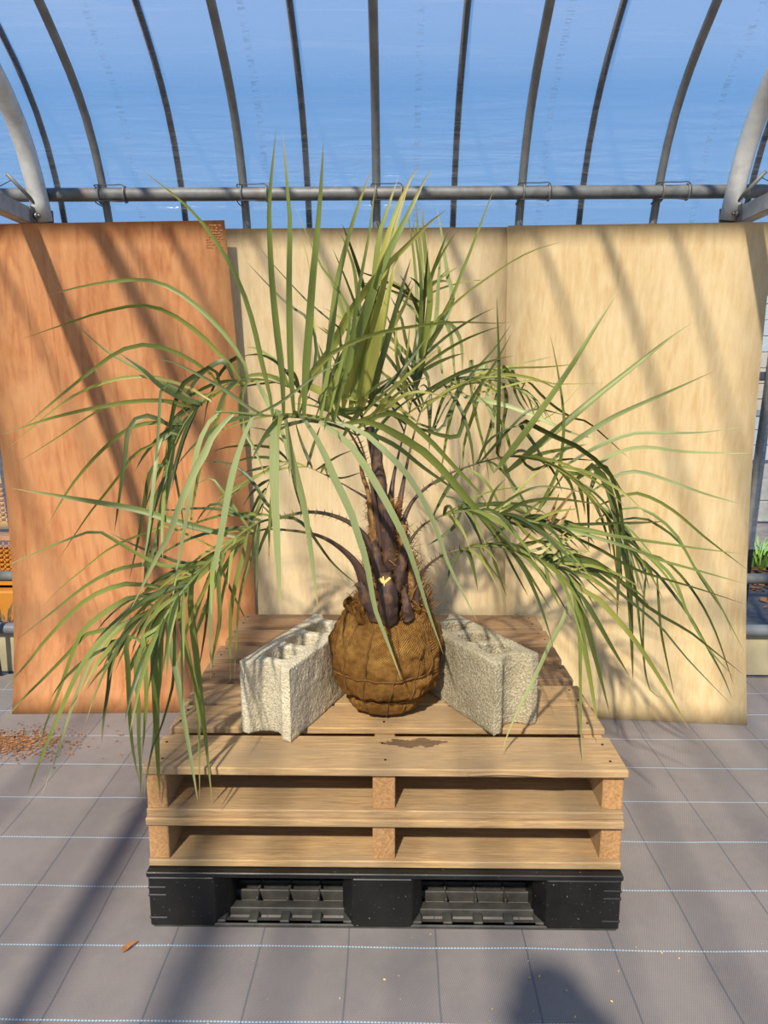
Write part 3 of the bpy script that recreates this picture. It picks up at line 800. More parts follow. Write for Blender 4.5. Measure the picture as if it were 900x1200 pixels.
# ---- fronds: midrib traced as (px, py, depth offset)
FR = {
 'A': ([(446, 640, -.03), (440, 595, -.06), (430, 545, -.10), (418, 510, -.16), (400, 495, -.21), (370, 491, -.26), (335, 488, -.31), (300, 486, -.35), (272, 483, -.38), (252, 483, -.40)], .017),
 'B': ([(444, 640, .02), (440, 590, .02), (425, 535, .0), (395, 488, -.03), (355, 462, -.06), (320, 447, -.09), (290, 444, -.12), (262, 452, -.15), (237, 470, -.17), (214, 500, -.19), (200, 535, -.21), (192, 575, -.22), (184, 625, -.22)], .015),
 'C': ([(446, 672, -.03), (437, 645, -.05), (421, 621, -.07), (396, 606, -.10), (364, 600, -.14), (328, 606, -.19), (300, 614, -.24), (272, 634, -.29), (248, 656, -.33), (225, 680, -.37), (203, 708, -.40), (185, 740, -.42), (172, 775, -.43)], .020),
 'D': ([(437, 700, -.03), (428, 684, -.05), (417, 660, -.06), (396, 640, -.07), (371, 627, -.08), (335, 621, -.10), (302, 622, -.12), (270, 642, -.15), (235, 667, -.18), (200, 693, -.21), (170, 720, -.24), (140, 750, -.26), (115, 780, -.28)], .020),
 'R': ([(446, 620, .05), (436, 590, .08), (410, 572, .15), (388, 560, .2), (362, 548, .25), (340, 543, .29), (322, 552, .32), (312, 575, .33), (306, 605, .33)], .010),
 'E': ([(447, 600, .0), (441, 560, .0), (432, 520, -.02), (424, 480, -.04), (424, 440, -.05), (430, 390, -.05), (441, 335, -.05)], .016),
 'F': ([(456, 600, .05), (462, 555, .08), (474, 505, .12), (485, 460, .16), (492, 420, .18), (496, 370, .2), (497, 320, .22)], .014),
 'J': ([(462, 625, .05), (470, 580, .1), (480, 530, .15), (494, 480, .2), (512, 455, .24), (545, 444, .28), (580, 446, .31), (610, 458, .33), (632, 480, .35)], .012),
 'H': ([(462, 668, 0), (466, 640, .0), (472, 612, .0), (487, 583, .02), (520, 558, .04), (560, 543, .06), (600, 534, .08), (635, 539, .09), (665, 557, .10), (695, 586, .11), (720, 618, .12), (745, 650, .12), (772, 675, .12)], .017),
 'G': ([(472, 690, -.04), (473, 660, -.06), (482, 632, -.08), (502, 611, -.10), (532, 601, -.13), (562, 598, -.15), (600, 605, -.17), (632, 613, -.19), (664, 618, -.20)], .019),
 'K': ([(487, 708, -.04), (489, 690, -.06), (497, 668, -.08), (518, 651, -.11), (548, 642, -.14), (580, 640, -.17), (612, 647, -.20), (642, 660, -.23), (662, 670, -.25), (674, 690, -.26)], .014),
}
fr_obj, fr_px, fr_n = {}, {}, {'A': 'front', }
for k, (pts, r0) in FR.items():
    P = crom([TP(*p) for p in pts], 40)
    o = tube('frond', P, (lambda r0: lambda t: r0*(1.15*(1-t)**9+max(.15, .42*(1-t)**1.6)))(r0), 'petiole', palm, 10, .62)
    fr_obj[k] = o
    px = crom([(p[0], p[1], p[2]*100) for p in pts], 60); fr_px[k] = [(q.x, q.y, q.z/100) for q in px]
    # short spines on the stalk
    if k in 'HGKABC':
        a = Acc()
        for q in range(10):
            i = 8+q; c = P[i]; t = (P[i+1]-P[i-1]).normalized(); n_ = t.cross(Vector((0, 1, 0))).normalized()
            for s in (-1, 1):
                a.add([c+t*.0015, c-t*.0015, c+n_*s*.014+t*.006], [(0, 1, 2)])
        sp_ = a.build('spines', 'boot'); sp_.parent = o; tag(sp_, None, kind='stuff')

# ---- leaflets traced one by one: frond, colour, width px, tip depth change | points
LEAF = '''
A p 9 -.02|260,482 246,494 233,522 229,547 221,596 214,636 207,675 197,735
A p 9 -.02|273,485 251,508 238,535 231,546 212,588 198,627 185,650 165,690 153,715
A p 9 0|297,487 287,510 277,540 269,573 260,623 251,671 247,720 247,765 247,796
A p 13 0|328,476 323,500 322,529 322,573 325,635 327,676 329,722
A g 6 .02|321,488 320,520 321,560 316,610 315,660
A p 11 .02|335,489 342,532 351,568 358,598 364,640 369,680 373,715
A p 10 .05|357,492 376,523 392,561 410,598 421,632 430,662 439,712 452,747 471,798
A p 10 .06|374,494 407,518 431,552 453,590 474,632 487,669 500,712 520,768
A p 8 .05|388,493 424,506 456,534 481,562 505,605 526,663 545,700 560,730
A g 12 .06|403,493 433,493 458,505 495,527 527,559 560,599 585,630 612,660 648,718
A g 8 .1|430,493 463,484 501,513 531,545 563,579 575,600
A d 6 .1|425,505 463,522 495,547 534,575 549,588
A y 6 .05|353,458 369,433 394,410 415,400 436,392 460,386 508,379 548,377 576,379 603,377
A g 10 -.05|332,486 330,440 325,400 318,330 315,260 316,225 324,148
A g 8 -.05|345,487 342,450 340,400 339,330 340,265 338,235 331,150
A g 10 -.05|356,488 358,440 361,400 366,330 372,270 377,205 379,163
A g 9 0|376,490 385,420 394,340 405,290 420,240 437,194
A g 6 0|392,492 408,420 420,340 433,270 440,212
A g 7 0|320,487 316,460 308,428 296,375 280,330 255,285 220,242 162,196
A p 6 -.04|310,487 290,476 262,455 235,440 205,425 180,420
A d 4 .05|350,488 370,420 362,376 333,353 287,305
A d 3 .05|370,489 400,400 387,376 360,353 321,311 300,285
A g 4 .03|385,490 410,380 404,353 390,330 374,307 345,240
A y 3 .03|395,490 372,410 366,360 362,310 350,268
A p 4 .03|300,486 330,470 370,440 405,420
B g 6 0|293,441 277,410 250,377 210,343 170,328 110,333 50,347
B g 7 0|283,440 263,420 233,390 200,367 167,357 120,365 83,377 23,398
B g 4 .05|250,462 213,460 157,430 127,413 100,390 72,365
B g 5 0|258,450 240,432 207,413 173,404 143,410 113,430 67,467 20,508
B y 4 .02|253,473 227,457 187,443 150,442 117,450 77,470 7,527
B g 5 .02|232,480 200,470 160,470 110,478 60,490 0,510
B y 3 .0|218,480 190,470 147,470 117,480 67,513 13,547
B d 8 0|238,474 213,467 187,452 167,433 140,414
B g 5 -.03|218,497 180,495 150,503 117,530 83,570 53,620
B d 6 .0|200,500 180,488 160,491 150,507 147,533 140,583 134,624
B p 4 .0|225,468 200,450 189,456 186,495 183,536 177,600
B d 8 .05|262,424 238,437 224,455 219,467 210,500
B d 6 .05|250,430 228,440 215,449 207,465 200,494 198,533 194,600
B d 6 .06|278,419 265,428 256,440 247,460 242,476 238,502
B p 8 -.04|235,471 212,485 203,504 197,533 190,600 175,660 165,690
B p 8 -.06|236,476 213,497 203,517 197,550 192,600 180,643 168,700
B p 5 -.02|205,505 187,520 181,560 173,633 165,670
B d 6 0|196,545 178,550 169,593 162,633 151,682
B d 7 -.02|193,560 180,593 174,627 172,653 168,690
B y 4 0|205,510 160,530 145,550 120,582 107,598 89,624 69,655
B g 5 -.1|262,452 262,470 250,500 236,540 225,600 222,640
B g 6 -.1|290,446 282,470 285,500 300,530 312,560
B p 7 -.1|300,446 318,480 333,515 340,560
B d 3 .1|320,448 300,450 285,452 262,448
B g 5 .08|340,455 325,425 312,415 300,408 285,407
C g 9 -.05|278,630 250,623 200,610 160,597 80,583 13,572
C g 6 0|247,660 195,664 167,653 133,633 113,623 89,629 44,647 0,667
C p 8 0|205,700 196,730 199,755 209,803 215,842 222,880 229,922 232,940
C g 9 0|226,678 209,696 213,729 220,764 228,793 233,830 234,880 234,940
C g 9 0|232,670 223,690 224,720 229,764 233,800 241,869 249,946
C g 6 0|300,617 294,655 287,675 280,711 278,747 274,800
C g 6 0|290,623 285,650 277,681 271,715 270,747 270,800
C g 6 0|262,645 256,680 257,729 250,764 246,798
C d 4 0|252,655 246,690 240,743 232,790
C g 6 0|185,740 180,746 171,752 160,778 163,829 163,864 165,900 165,942
C g 7 0|188,735 178,740 168,745 170,773 172,807 170,851 166,890
C g 10 0|192,725 182,745 181,778 182,807 183,851 185,895 188,940
C g 9 0|198,715 190,745 189,784 184,830 180,873 173,904 168,937
C d 5 0|204,710 204,760 202,801 195,830 187,856 177,880 172,915
C g 6 0|176,765 158,745 148,752 150,780 151,807 153,851 158,891 167,928
C y 5 0|258,650 240,690 225,720 212,760 204,800
C y 6 .05|275,632 250,660 222,690 205,725 196,750
C d 5 .05|310,611 285,605 255,590 240,598 225,620
C d 4 .05|300,614 262,598 225,596 200,598 180,594
C d 5 .08|330,606 312,590 296,565 272,545 235,540
C g 4 .05|292,620 260,575 246,560 228,570
C d 4 .05|310,610 350,610 390,660 425,690
D y 3 .0|262,647 198,617 178,622 133,640 98,667 67,693 47,715
D g 5 0|225,674 190,661 164,662 133,669 100,687 67,713 18,751
D g 6 0|205,690 178,687 151,684 124,691 100,704 78,724 51,753 33,776 0,813
D g 5 0|175,715 144,731 122,738 100,744 87,758 55,791 22,824 0,851
D g 7 -.02|180,710 160,704 129,740 115,754 102,771 89,793 73,829 51,882 31,934
D g 7 -.02|185,705 160,698 133,711 111,727 95,742 82,775 69,811 53,851 44,886
D p 5 -.02|170,720 145,730 120,755 107,773 98,793 82,835 67,884 48,934
D d 6 0|140,750 129,754 130,773 127,807 122,840 119,872
D d 5 0|150,742 140,760 130,775 115,790 100,810
D d 5 .03|245,660 215,660 190,652 160,640 130,625
D d 5 .0|230,670 205,705 180,735 160,765 145,800
D d 4 .0|215,680 190,715 168,750 150,780
D g 5 0|265,645 250,690 235,730 220,770
D d 3 0|200,693 160,700 130,720 105,750
D d 4 -.05|275,640 262,690 254,740 247,780
D d 3 -.05|255,655 270,690 290,730
R d 4 .0|340,543 325,527 300,522 265,524 245,531
R d 4 .0|335,543 315,536 290,537 262,546
R d 4 .0|326,548 310,548 290,553 274,562
R d 4 .0|322,552 305,556 288,566 276,577
R d 4 .0|316,562 304,569 292,582 284,594
R d 4 .0|312,572 303,583 296,598 288,612
R d 4 .0|308,590 302,600 294,612 286,628
R d 3 .0|345,543 335,520 315,505 290,500
R d 4 .0|360,547 368,520 376,498
R d 4 .0|366,549 352,515 345,490
R d 3 .0|370,551 395,535 415,527
R d 3 .0|380,556 400,560 425,553
R d 5 .0|340,543 352,590 372,640
E y 10 0|425,470 360,452 382,418 412,362 444,320 472,292 504,260 524,245
E g 9 0|425,478 392,478 410,420 430,365 448,312 480,248 494,218 508,193
E y 8 0|425,480 402,480 417,420 432,370 448,300 462,254 476,220 493,190
E g 8 0|425,481 411,482 424,420 436,360 444,280 456,240 467,207
E y 8 0|425,482 418,483 430,430 442,370 455,310 466,260 478,220
E g 9 0|425,482 384,480 398,440 416,390 436,340 455,300
E g 9 0|424,482 376,476 396,425 425,375 450,330
E y 8 -.01|425,482 424,480 436,430 448,380 458,330 470,290
E d 7 0|426,480 432,478 444,430 456,390 470,340 482,302
E d 6 0|426,470 438,450 450,410 466,360 484,325
E y 6 .02|424,440 436,420 452,395 470,365 486,330
E g 6 .02|424,440 412,400 400,360 388,325 380,300
E g 5 .02|428,400 420,350 414,310 398,270
E d 5 .02|424,470 450,455 475,430 500,395
E y 5 .0|424,460 448,470 470,480 495,500
E y 5 .0|430,490 455,470 480,450 505,440
E y 4 -.02|430,500 452,480 476,462 500,460 530,468
E d 4 .0|426,470 405,450 385,430 372,400
E g 6 -.02|424,478 408,500 398,520
F g 5 .0|489,440 489,356 485,300 480,264 477,240
F g 7 .0|492,420 493,332 488,288 482,247
F y 6 .0|494,400 495,320 490,270 487,235
F g 8 .0|494,420 504,352 500,308 496,268 495,237
F p 7 .0|495,420 529,356 524,320 518,276 512,243
F p 6 .0|494,410 510,380 514,330 517,285
F g 5 0|494,420 508,390 528,352 536,332 552,292 568,250 581,215
F y 3 0|494,430 505,385 532,356 568,328 617,297 662,282
F d 8 0|487,455 486,420 494,370 503,330
F d 8 0|483,465 492,440 500,400 506,350
F p 6 0|494,390 519,376 529,395 533,438 535,455
F p 6 0|495,380 525,378 540,400 542,440
F p 5 0|494,420 512,405 517,430 520,450
F p 6 .02|490,430 500,440 504,455
F d 5 .0|488,450 470,420 462,390 448,360
F d 5 .0|490,440 476,400 470,372 456,345
F y 5 .0|482,470 470,440 464,410 466,370
F y 5 .0|480,480 474,450 478,410 480,380
F d 5 0|478,490 462,470 440,455 420,440
J d 5 .0|515,505 520,500 532,472 550,442 580,408 600,378
J d 6 .0|535,512 544,484 560,456 582,422 600,390
J d 3 .0|500,470 506,506 520,480 540,450
J d 5 -.02|505,458 504,485 503,531
J p 6 0|552,444 552,421 553,440 554,462
J p 5 0|562,444 568,424 575,452 580,470
J d 5 0|590,449 594,470 588,508 584,540
J p 5 0|575,446 570,470 578,495 572,530
J d 5 0|600,453 588,429 598,438 606,466 620,487
J d 5 0|605,456 600,433 610,460 622,482
J d 4 0|610,458 618,446 640,468 668,488 688,494 712,514 738,538
J g 5 0|540,446 530,480 522,520 516,560
J g 5 0|550,445 558,490 568,530 574,570
J g 5 0|565,446 556,480 544,520 542,560
J d 5 0|520,450 540,480 552,520 556,560
J d 5 0|585,448 575,500 560,540
J d 4 0|530,448 518,470 508,500 500,520
J y 3 0|520,455 560,438 612,426 664,414
J g 3 0|530,452 590,433 640,430 684,426
J y 2 0|560,460 622,446 652,450 708,449
J y 2 0|600,500 644,488 680,452 706,418
J p 6 -.1|540,462 560,468 596,476 640,494 672,508 706,516
H g 9 .02|578,554 612,512 638,476 672,426 700,380 727,338
H g 10 .0|592,554 626,526 660,498 700,464 740,432 780,400 813,377
H p 7 .0|644,542 672,518 712,492 740,478 788,457 839,434
H p 6 .0|656,550 700,524 740,509 771,508 824,507 870,500
H p 5 .0|680,560 720,532 756,524 794,529 840,531 887,531
H d 6 .0|583,538 584,510 585,470 585,420 582,345
H g 5 .0|630,600 646,568 656,544 660,510 660,480 652,426 644,390
H d 4 .02|560,545 600,500 625,480 668,488
H d 8 .0|640,540 606,491 644,508 684,526 700,540 716,556 724,574 728,600 732,630 738,664 742,742
H d 9 .0|676,566 692,545 710,564 720,596 724,625 725,660 723,726
H d 6 .0|690,580 704,545 718,560 733,582
H d 9 .0|712,606 722,600 728,632 734,660 738,696 742,800
H d 5 .0|705,597 716,600 732,650 744,690 750,740 757,802
H p 4 0|690,578 728,555 754,554 785,564 827,579 880,594
H g 4 0|702,592 740,578 765,584 793,601 827,630 879,670
H g 4 0|710,604 742,594 768,605 793,628 813,664 836,696 875,769
H d 3 0|715,612 751,607 776,619 799,639 822,679 850,721 858,745
H g 4 0|700,613 742,613 782,611
H d 4 .05|745,650 771,674 805,718 825,752 847,792 859,822
H d 3 .05|770,674 772,707 776,747 791,818
H d 3 .05|755,660 757,670 754,704 754,767 762,809 780,819
H d 3 .05|740,645 776,655 808,687 836,735 861,806
H g 5 0|728,630 760,650 790,680 805,718 830,760 866,800
H g 4 .0|600,534 590,500 572,475 556,462
H d 4 .0|560,543 570,520 590,505 620,495
H g 5 -.03|620,536 640,530 662,526 690,520
H d 5 -.03|610,535 625,550 660,538 705,540
H d 5 .0|520,558 540,580 552,600 560,625
H d 6 .0|540,550 520,580 505,610
H g 5 0|655,552 672,555 700,558 720,568
H g 4 0|545,548 565,560 582,585 590,615
H d 4 0|575,540 596,560 615,590 630,625
H p 4 0|590,536 600,570 618,600 640,632
H d 4 0|505,568 525,560 540,570
G g 8 .0|620,612 638,616 664,616 692,622 724,629 756,635
G d 5 .0|590,604 608,616 660,615 718,613 782,611
G d 5 .0|580,602 592,600 610,590 634,585 660,585 704,591
G d 3 .0|575,600 606,580 630,571 660,572 692,580
G g 5 0|650,617 742,632 785,638 819,643 876,650
G g 4 0|655,617 737,642 776,657 819,669 876,685
G d 4 0|645,616 700,642 742,666 785,680 819,690 876,709
G y 5 0|600,606 622,630 648,640 690,648
G y 5 0|585,602 604,580 622,560 640,545
G d 4 0|570,599 580,575 594,560
G g 5 0|560,598 575,620 600,640 624,650
G d 4 0|545,600 560,625 568,650
G d 5 0|540,601 530,620 500,640
G y 4 0|610,608 630,590 650,578
G y 4 0|625,611 650,600 680,596
G x 5 0|640,614 646,602 656,576
G x 5 0|646,615 652,600 676,570
G x 5 0|650,617 658,612 670,592
G d 5 0|600,605 584,625 562,640
G g 3 0|632,613 660,650 700,690 735,720
G d 4 0|555,598 534,585 516,580
K g 5 -.07|668,680 673,700 679,747 680,804 681,860 683,893
K g 8 -.04|670,682 676,704 683,747 691,791 697,828 701,859
K d 7 -.0|674,690 684,719 695,760 704,794 715,838
K d 6 0|674,692 683,700 700,728 717,758 738,793
K p 6 -.04|671,688 662,722 645,755 627,794 615,817 595,860 589,881
K d 4 -.03|618,650 638,674 654,698 672,730
K g 4 -.02|638,660 646,690 658,715
K d 6 .1|650,645 700,659 728,681 762,713 805,738 827,755 873,792
K d 5 .1|640,655 700,675 737,704 774,735 805,772 860,829
K y 7 .02|662,670 680,690 700,701 734,738 757,769 782,809 808,856
K g 7 .06|655,655 696,658 715,672 750,696 763,714
K y 5 .0|630,655 650,640 670,630 695,628
K y 5 .0|640,660 664,648 694,646
K y 4 .0|648,664 668,668 690,664
K y 5 .0|600,644 630,634 655,620
K d 4 .0|590,642 604,670 620,700
K d 4 .0|575,640 582,665 594,700
K g 4 .0|560,641 575,665 596,690
K x 4 .0|600,644 612,635 624,622
K y 4 .0|615,648 640,640 668,620
K d 5 .05|620,650 660,655 700,672 730,700
K d 4 .0|545,642 530,660 522,690
'''
MATK = {'g': 'leaf', 'p': 'leaf_pale', 'y': 'leaf_yellow', 'd': 'leaf_dark', 'x': 'leaf_dry'}
def leaf_mesh(P, W, rnd, n):
    # folded ribbon: two halves meeting at the midrib
    V, F, UV = [], [], []
    tw0 = rnd.uniform(-.7, .7); tw1 = tw0+rnd.uniform(-.5, .5)
    for i, p in enumerate(P):
        t = i/n
        tg = (P[min(i+1, n)]-P[max(i-1, 0)]).normalized()
        view = (p-CC); view = (view-tg*view.dot(tg)).normalized()
        sd = tg.cross(view).normalized()
        a = tw0+(tw1-tw0)*t
        s = sd*math.cos(a)+view*math.sin(a); nn = tg.cross(s).normalized()
        wd = W*min(1, .4+2.6*t)*max(0.0, 1-t**1.9)**.8+.0011*(1-t**4)
        V += [p-s*wd*.5+nn*wd*.16, p, p+s*wd*.5+nn*wd*.16]
        UV += [(t, 0), (t, .5), (t, 1)]
    for i in range(n):
        b = 3*i; F += [(b, b+1, b+4, b+3), (b+1, b+2, b+5, b+4)]
    return V, F, UV
rl = random.Random(5)
def nearest(k, x, y, lo=12):
    return min(fr_px[k][lo:], key=lambda q: (q[0]-x)**2+(q[1]-y)**2)
def safe(x, y, dy):
    # keep leaflets that hang in front of the stack clear of its deck and front face
    if 160 < x < 740 and y > 846:
        lim = (1.505 if y > 896 else onz(x, y, .40).y-.012)-TYP
        return min(dy, lim)
    return dy
traced = []
for ln in LEAF.strip().splitlines():
    h, pts = ln.split('|'); k, c, wpx, dd_ = h.split()
    pts = [tuple(map(float, q.split(','))) for q in pts.split()]
    b = nearest(k, *pts[0]); d0 = math.hypot(b[0]-pts[0][0], b[1]-pts[0][1])
    if d0 > 3: pts = [(b[0], b[1])]+pts
    L = [0]
    for p, q in zip(pts, pts[1:]): L.append(L[-1]+math.dist(p, q))
    # each leaflet arches in depth too: leaves its midrib sideways and sags
    side = rl.choice((-1, 1))*rl.uniform(.03, .09)*min(1, L[-1]/180)
    P = []
    for p, l in zip(pts, L):
        t = l/L[-1]
        dy = b[2]+float(dd_)*t+side*math.sin(t*2.2)*(1 if k not in 'CKA' else .45)
        P.append(TP(p[0], p[1], safe(p[0], p[1], dy)))
    n = 14 if L[-1] > 120 else 9
    traced.append((k, c, float(wpx), crom(P, n), n, (P[0]-CC).length/FPX))
for k, c, wpx, P, n, sc_ in traced:
    W = max(wpx*(1.3 if k == 'E' else .92), 2.0)*sc_
    V, F, UV = leaf_mesh(P, W, rl, n)
    o = mesh('leaflet', V, F, MATK[c], None, True, UV); o.parent = fr_obj[k]
# ---- remaining finer leaflets of every frond, grown from the midribs
fill = {'leaf': Acc(), 'leaf_dark': Acc(), 'leaf_yellow': Acc()}
rg = random.Random(21)
NF = {'A': 8, 'B': 16, 'C': 26, 'D': 26, 'R': 10, 'E': 20, 'F': 26, 'J': 18, 'H': 30, 'G': 26, 'K': 22}
for k, nleaf in NF.items():
    P = crom([TP(*p) for p in FR[k][0]], 60)
    for q in range(nleaf):
        i = rg.randint(26 if k not in 'EF' else 20, 57); c = P[i]; t = (P[i+1]-P[i-1]).normalized()
        s = (1 if q % 2 else -1)
        sd = t.cross(Vector((0, 0, 1))); sd = (sd.normalized() if sd.length > .2 else Vector((rg.uniform(-1, 1), rg.uniform(-1, 1), 0)).normalized())
        up = sd.cross(t).normalized()
        if up.z < 0: up = -up
        L = rg.uniform(.16, .40)*(1.1-.5*i/60)
        d = (t*rg.uniform(.5, 1.0)+sd*s*rg.uniform(.5, 1.0)+up*rg.uniform(-.1, .5)).normalized()
        pts = [c]; v = d.copy(); ok = True
        for j in range(8):
            v = (v+Vector((0, 0, -rg.uniform(.05, .14)*(.6 if k in 'EF' else 1.2)))).normalized(); pts.append(pts[-1]+v*L/8)
        if any(p_.y > 2.56 or p_.z < .62 and p_.y > 1.45 and p_.x > -.60 for p_ in pts): continue
        V, F, UV = leaf_mesh(crom(pts, 8), rg.uniform(.006, .012), rg, 8)
        mk_ = rg.choice(['leaf', 'leaf_dark', 'leaf_dark', 'leaf_yellow'] if k not in 'EF' else ['leaf_yellow', 'leaf', 'leaf_dark'])
        fill[mk_].add(V, F, UV)
for mk_, a in fill.items():
    o = a.build('fine_leaflets', mk_, palm, True); tag(o, None, kind='stuff')

# ================================================================== OUTSIDE THE WALL
# bottom curtain roll, rails and base sheet of the side wall
tag(tube('curtain_roll', crom([(-4.4, 3.02, .205), (-1, 3.02, .20), (1, 3.02, .205), (4.4, 3.02, .20)], 30), .026, 'grey_tarp', None, 10), 'rolled up grey plastic curtain low along the wall', 'curtain roll')
tag(tube('side_rail', [(-4.4, 3.0, .44), (4.4, 3.0, .44)], .022, 'galv', None, 10), 'low horizontal side rail pipe behind the plywood', 'pipe')
p = at(888, 441, 2.9)
tag(tube('middle_rail', [(-4.4, 2.88, p.z), (4.4, 2.88, p.z)], .018, 'dark_pipe', None, 10), 'dark middle rail pipe beside the pale plywood edge', 'pipe')
V = [(x, 3.04, z) for z in (0, .18) for x in (-4.4, 4.4)]
tag(box('wall_base', -4.4, 4.4, 3.03, 3.036, 0, .19, 'base_sheet', None, 0), 'beige base sheet along the foot of the wall', kind='structure')
# leaning pole outside
q0, q1 = at(878, 640, 3.25), at(905, 425, 3.25)
q0 = q0+(q0-q1)*(q0.z/(q1.z-q0.z)); q1 = q1+(q1-q0)*.25
tag(tube('leaning_pole', [q0, q1], .020, 'dark_pipe', None, 10), 'dark leaning pole outside the wall next to the pale plywood edge', 'pole')
q0, q1 = at(17, 640, 3.12), at(-2, 520, 3.12); q0 = q0+(q0-q1)*(q0.z/(q1.z-q0.z))
tag(tube('dark_pole', [q0, q1+(q1-q0)*.4], .012, 'strap', None, 8), 'thin black pole outside by the reddish plywood edge', 'pole')
# neighbouring building: horizontal siding boards over a block footing
bd = empty('neighbour_building', (5.2, 6.6, 0)); tag(bd, 'low grey building clad in horizontal siding behind the greenhouse', 'building')
for k in range(11):
    z = .62+k*.135; child(from_bm('siding_board', box_bm(7.0, .03, .130, .004), 'siding' if k not in (3, 4, 5, 6) else 'siding_warm'), bd).location = (0, -.02 if k % 2 else -.026, z)
box('wall', 1.75, 8.65, 6.6, 6.8, 0, 2.06, 'block_wall', bd, 0)
box('roof_edge', 1.6, 8.8, 6.45, 6.9, 2.06, 2.14, 'siding', bd, .01)
box('dark_strip', 1.7, 8.7, 6.545, 6.575, .95, 1.0, 'grey_tarp', bd, 0)
for k in range(18): box('footing_block', 1.7+k*.39, 1.7+k*.39+.385, 6.54, 6.62, 0, .19, 'block_wall', bd, .006); box('footing_block', 1.7+k*.39, 1.7+k*.39+.385, 6.54, 6.62, .195, .385, 'block_wall', bd, .006)
# yellow crates by the other wall end
def crate(x, y, z, mat, label):
    root = empty('mesh_crate', (x, y, z)); tag(root, label, 'crate', 'mesh crates stacked outside')
    Wd, D, Hh = .52, .36, .30
    a = Acc()
    for x0, x1, y0, y1, z0, z1 in ((-Wd/2, Wd/2, -D/2, D/2, 0, .012), (-Wd/2, Wd/2, -D/2, -D/2+.012, .0, .05), (-Wd/2, Wd/2, -D/2-.008, -D/2+.012, Hh-.045, Hh), (-Wd/2, Wd/2, D/2-.012, D/2, Hh-.05, Hh), (-Wd/2, -Wd/2+.02, -D/2, D/2, 0, Hh), (Wd/2-.02, Wd/2, -D/2, D/2, 0, Hh)): a.add(*box_data(x0, x1, y0, y1, z0, z1))
    a.build('frame', mat).parent = root
    a = Acc()
    for k in range(17): xx = -Wd/2+.02+k*(Wd-.04)/16; a.add(*box_data(xx-.004, xx+.004, -D/2+.002, -D/2+.008, .04, Hh-.04))
    for k in range(9): zz = .05+k*.025; a.add(*box_data(-Wd/2, Wd/2, -D/2+.002, -D/2+.008, zz-.0035, zz+.0035))
    a.build('mesh_panel', mat).parent = root
    box('liner', -Wd/2+.03, Wd/2-.03, -D/2+.03, D/2-.02, .012, Hh-.06, 'crate_orange', None, 0).parent = root
cp = at(6, 668, 3.9)
tag(box('low_bench', cp.x-.9, cp.x+.5, 3.65, 4.15, 0, max(.1, at(6, 690, 3.7).z), 'crate_orange', None, .01), 'low orange bench holding the mesh crates', 'bench')
zb = max(.1, at(6, 690, 3.7).z)
z1_ = at(6, 652, 3.7).z
for k, (dx, lv) in enumerate(((-.02, 0), (-.02, 1))):
    crate(cp.x+dx, 3.9, zb+.002+lv*.302, 'crate_yellow' if lv else 'crate_orange', ['orange mesh crate on the bench under the yellow crate', 'yellow mesh crate on top of an orange crate'][lv])
tag(box('grey_cart', cp.x-1.2, cp.x+.35, 4.6, 5.2, 0, 1.30, 'grey_tarp', None, .03), 'grey tarpaulin covered pile behind the crates', 'tarp pile')
# weeds, litter and dry brush
def tuft(c, n, h, mat, label, cat, name, spread=.08):
    a = Acc(); r = random.Random(int(abs(c[0])*1000)+n)
    for k in range(n):
        an = r.uniform(0, 6.28); d = Vector((math.cos(an), math.sin(an), 0)); b0 = Vector(c)+d*r.uniform(0, spread)
        hh = h*r.uniform(.5, 1); pts = crom([b0, b0+Vector((0, 0, hh*.6))+d*hh*.2, b0+Vector((0, 0, hh*.8))+d*hh*.65], 5)
        V, F, UV = leaf_mesh(pts, .018, r, 5); a.add(V, F, UV)
    o = a.build(name, mat, None, True); o.location = (0, 0, 0); tag(o, label, cat); return o
wp = onz(890, 662, 0)
tuft((wp.x, wp.y, 0), 60, .22, 'weed', 'green weeds growing in the leaf litter outside', 'weeds', 'weed_clump', .2)
tuft((wp.x+.5, wp.y+.2, 0), 50, .2, 'weed', 'green weeds growing further along the leaf litter outside', 'weeds', 'weed_clump', .25)
lp = at(5, 700, 3.38)
tuft((lp.x, 3.38, 0), 120, .2, 'dry_twig', 'dry brown brush below the orange bench', 'brush', 'dry_brush', .12)
def litter(name, c, rx, ry, n, label, mat='litter', size=.012, z=.004):
    a = Acc(); r = random.Random(n)
    for k in range(n):
        x = c[0]+r.gauss(0, rx); y = c[1]+r.gauss(0, ry); an = r.uniform(0, 6.28); s = size*r.uniform(.4, 1.3)
        u_ = Vector((math.cos(an), math.sin(an), r.uniform(-.2, .2)))*s; v_ = Vector((-math.sin(an), math.cos(an), r.uniform(-.2, .2)))*s*.5
        p_ = Vector((x, y, z+abs(u_.z)+abs(v_.z)))
        if p_.y > 2.57 and c[1] < 2.7 : continue
        a.add([p_-u_, p_-v_, p_+u_, p_+v_+Vector((0, 0, s*.3))], [(0, 1, 2, 3)])
    tag(a.build(name, mat), label, 'debris', kind='stuff')
lc = onz(12, 868, 0)
litter('soil_crumbs', (lc.x, lc.y-.02), .12, .05, 1600, 'brown soil crumbs and dry bits spilled on the ground cloth', 'litter', .006, .002)
litter('leaf_litter', (wp.x, wp.y-.25), 1.0, .22, 1500, 'dry brown leaf litter outside the wall', 'litter', .035, -.004)
c1 = onz(152, 1111, 0)
V, F, UV = leaf_mesh(crom([c1+Vector((-.012, -.015, .003)), c1+Vector((0, 0, .008)), c1+Vector((.014, .018, .003))], 5), .014, rl, 5)
tag(mesh('dry_leaf', V, F, 'litter', None, True, UV), 'small curled brown dry leaf on the ground cloth beside the pallets', 'dry leaf')
litter('small_chips', (.25, 1.35), .6, .12, 40, 'tiny pale chips scattered on the ground cloth', 'cut_wood', .003, .0015)

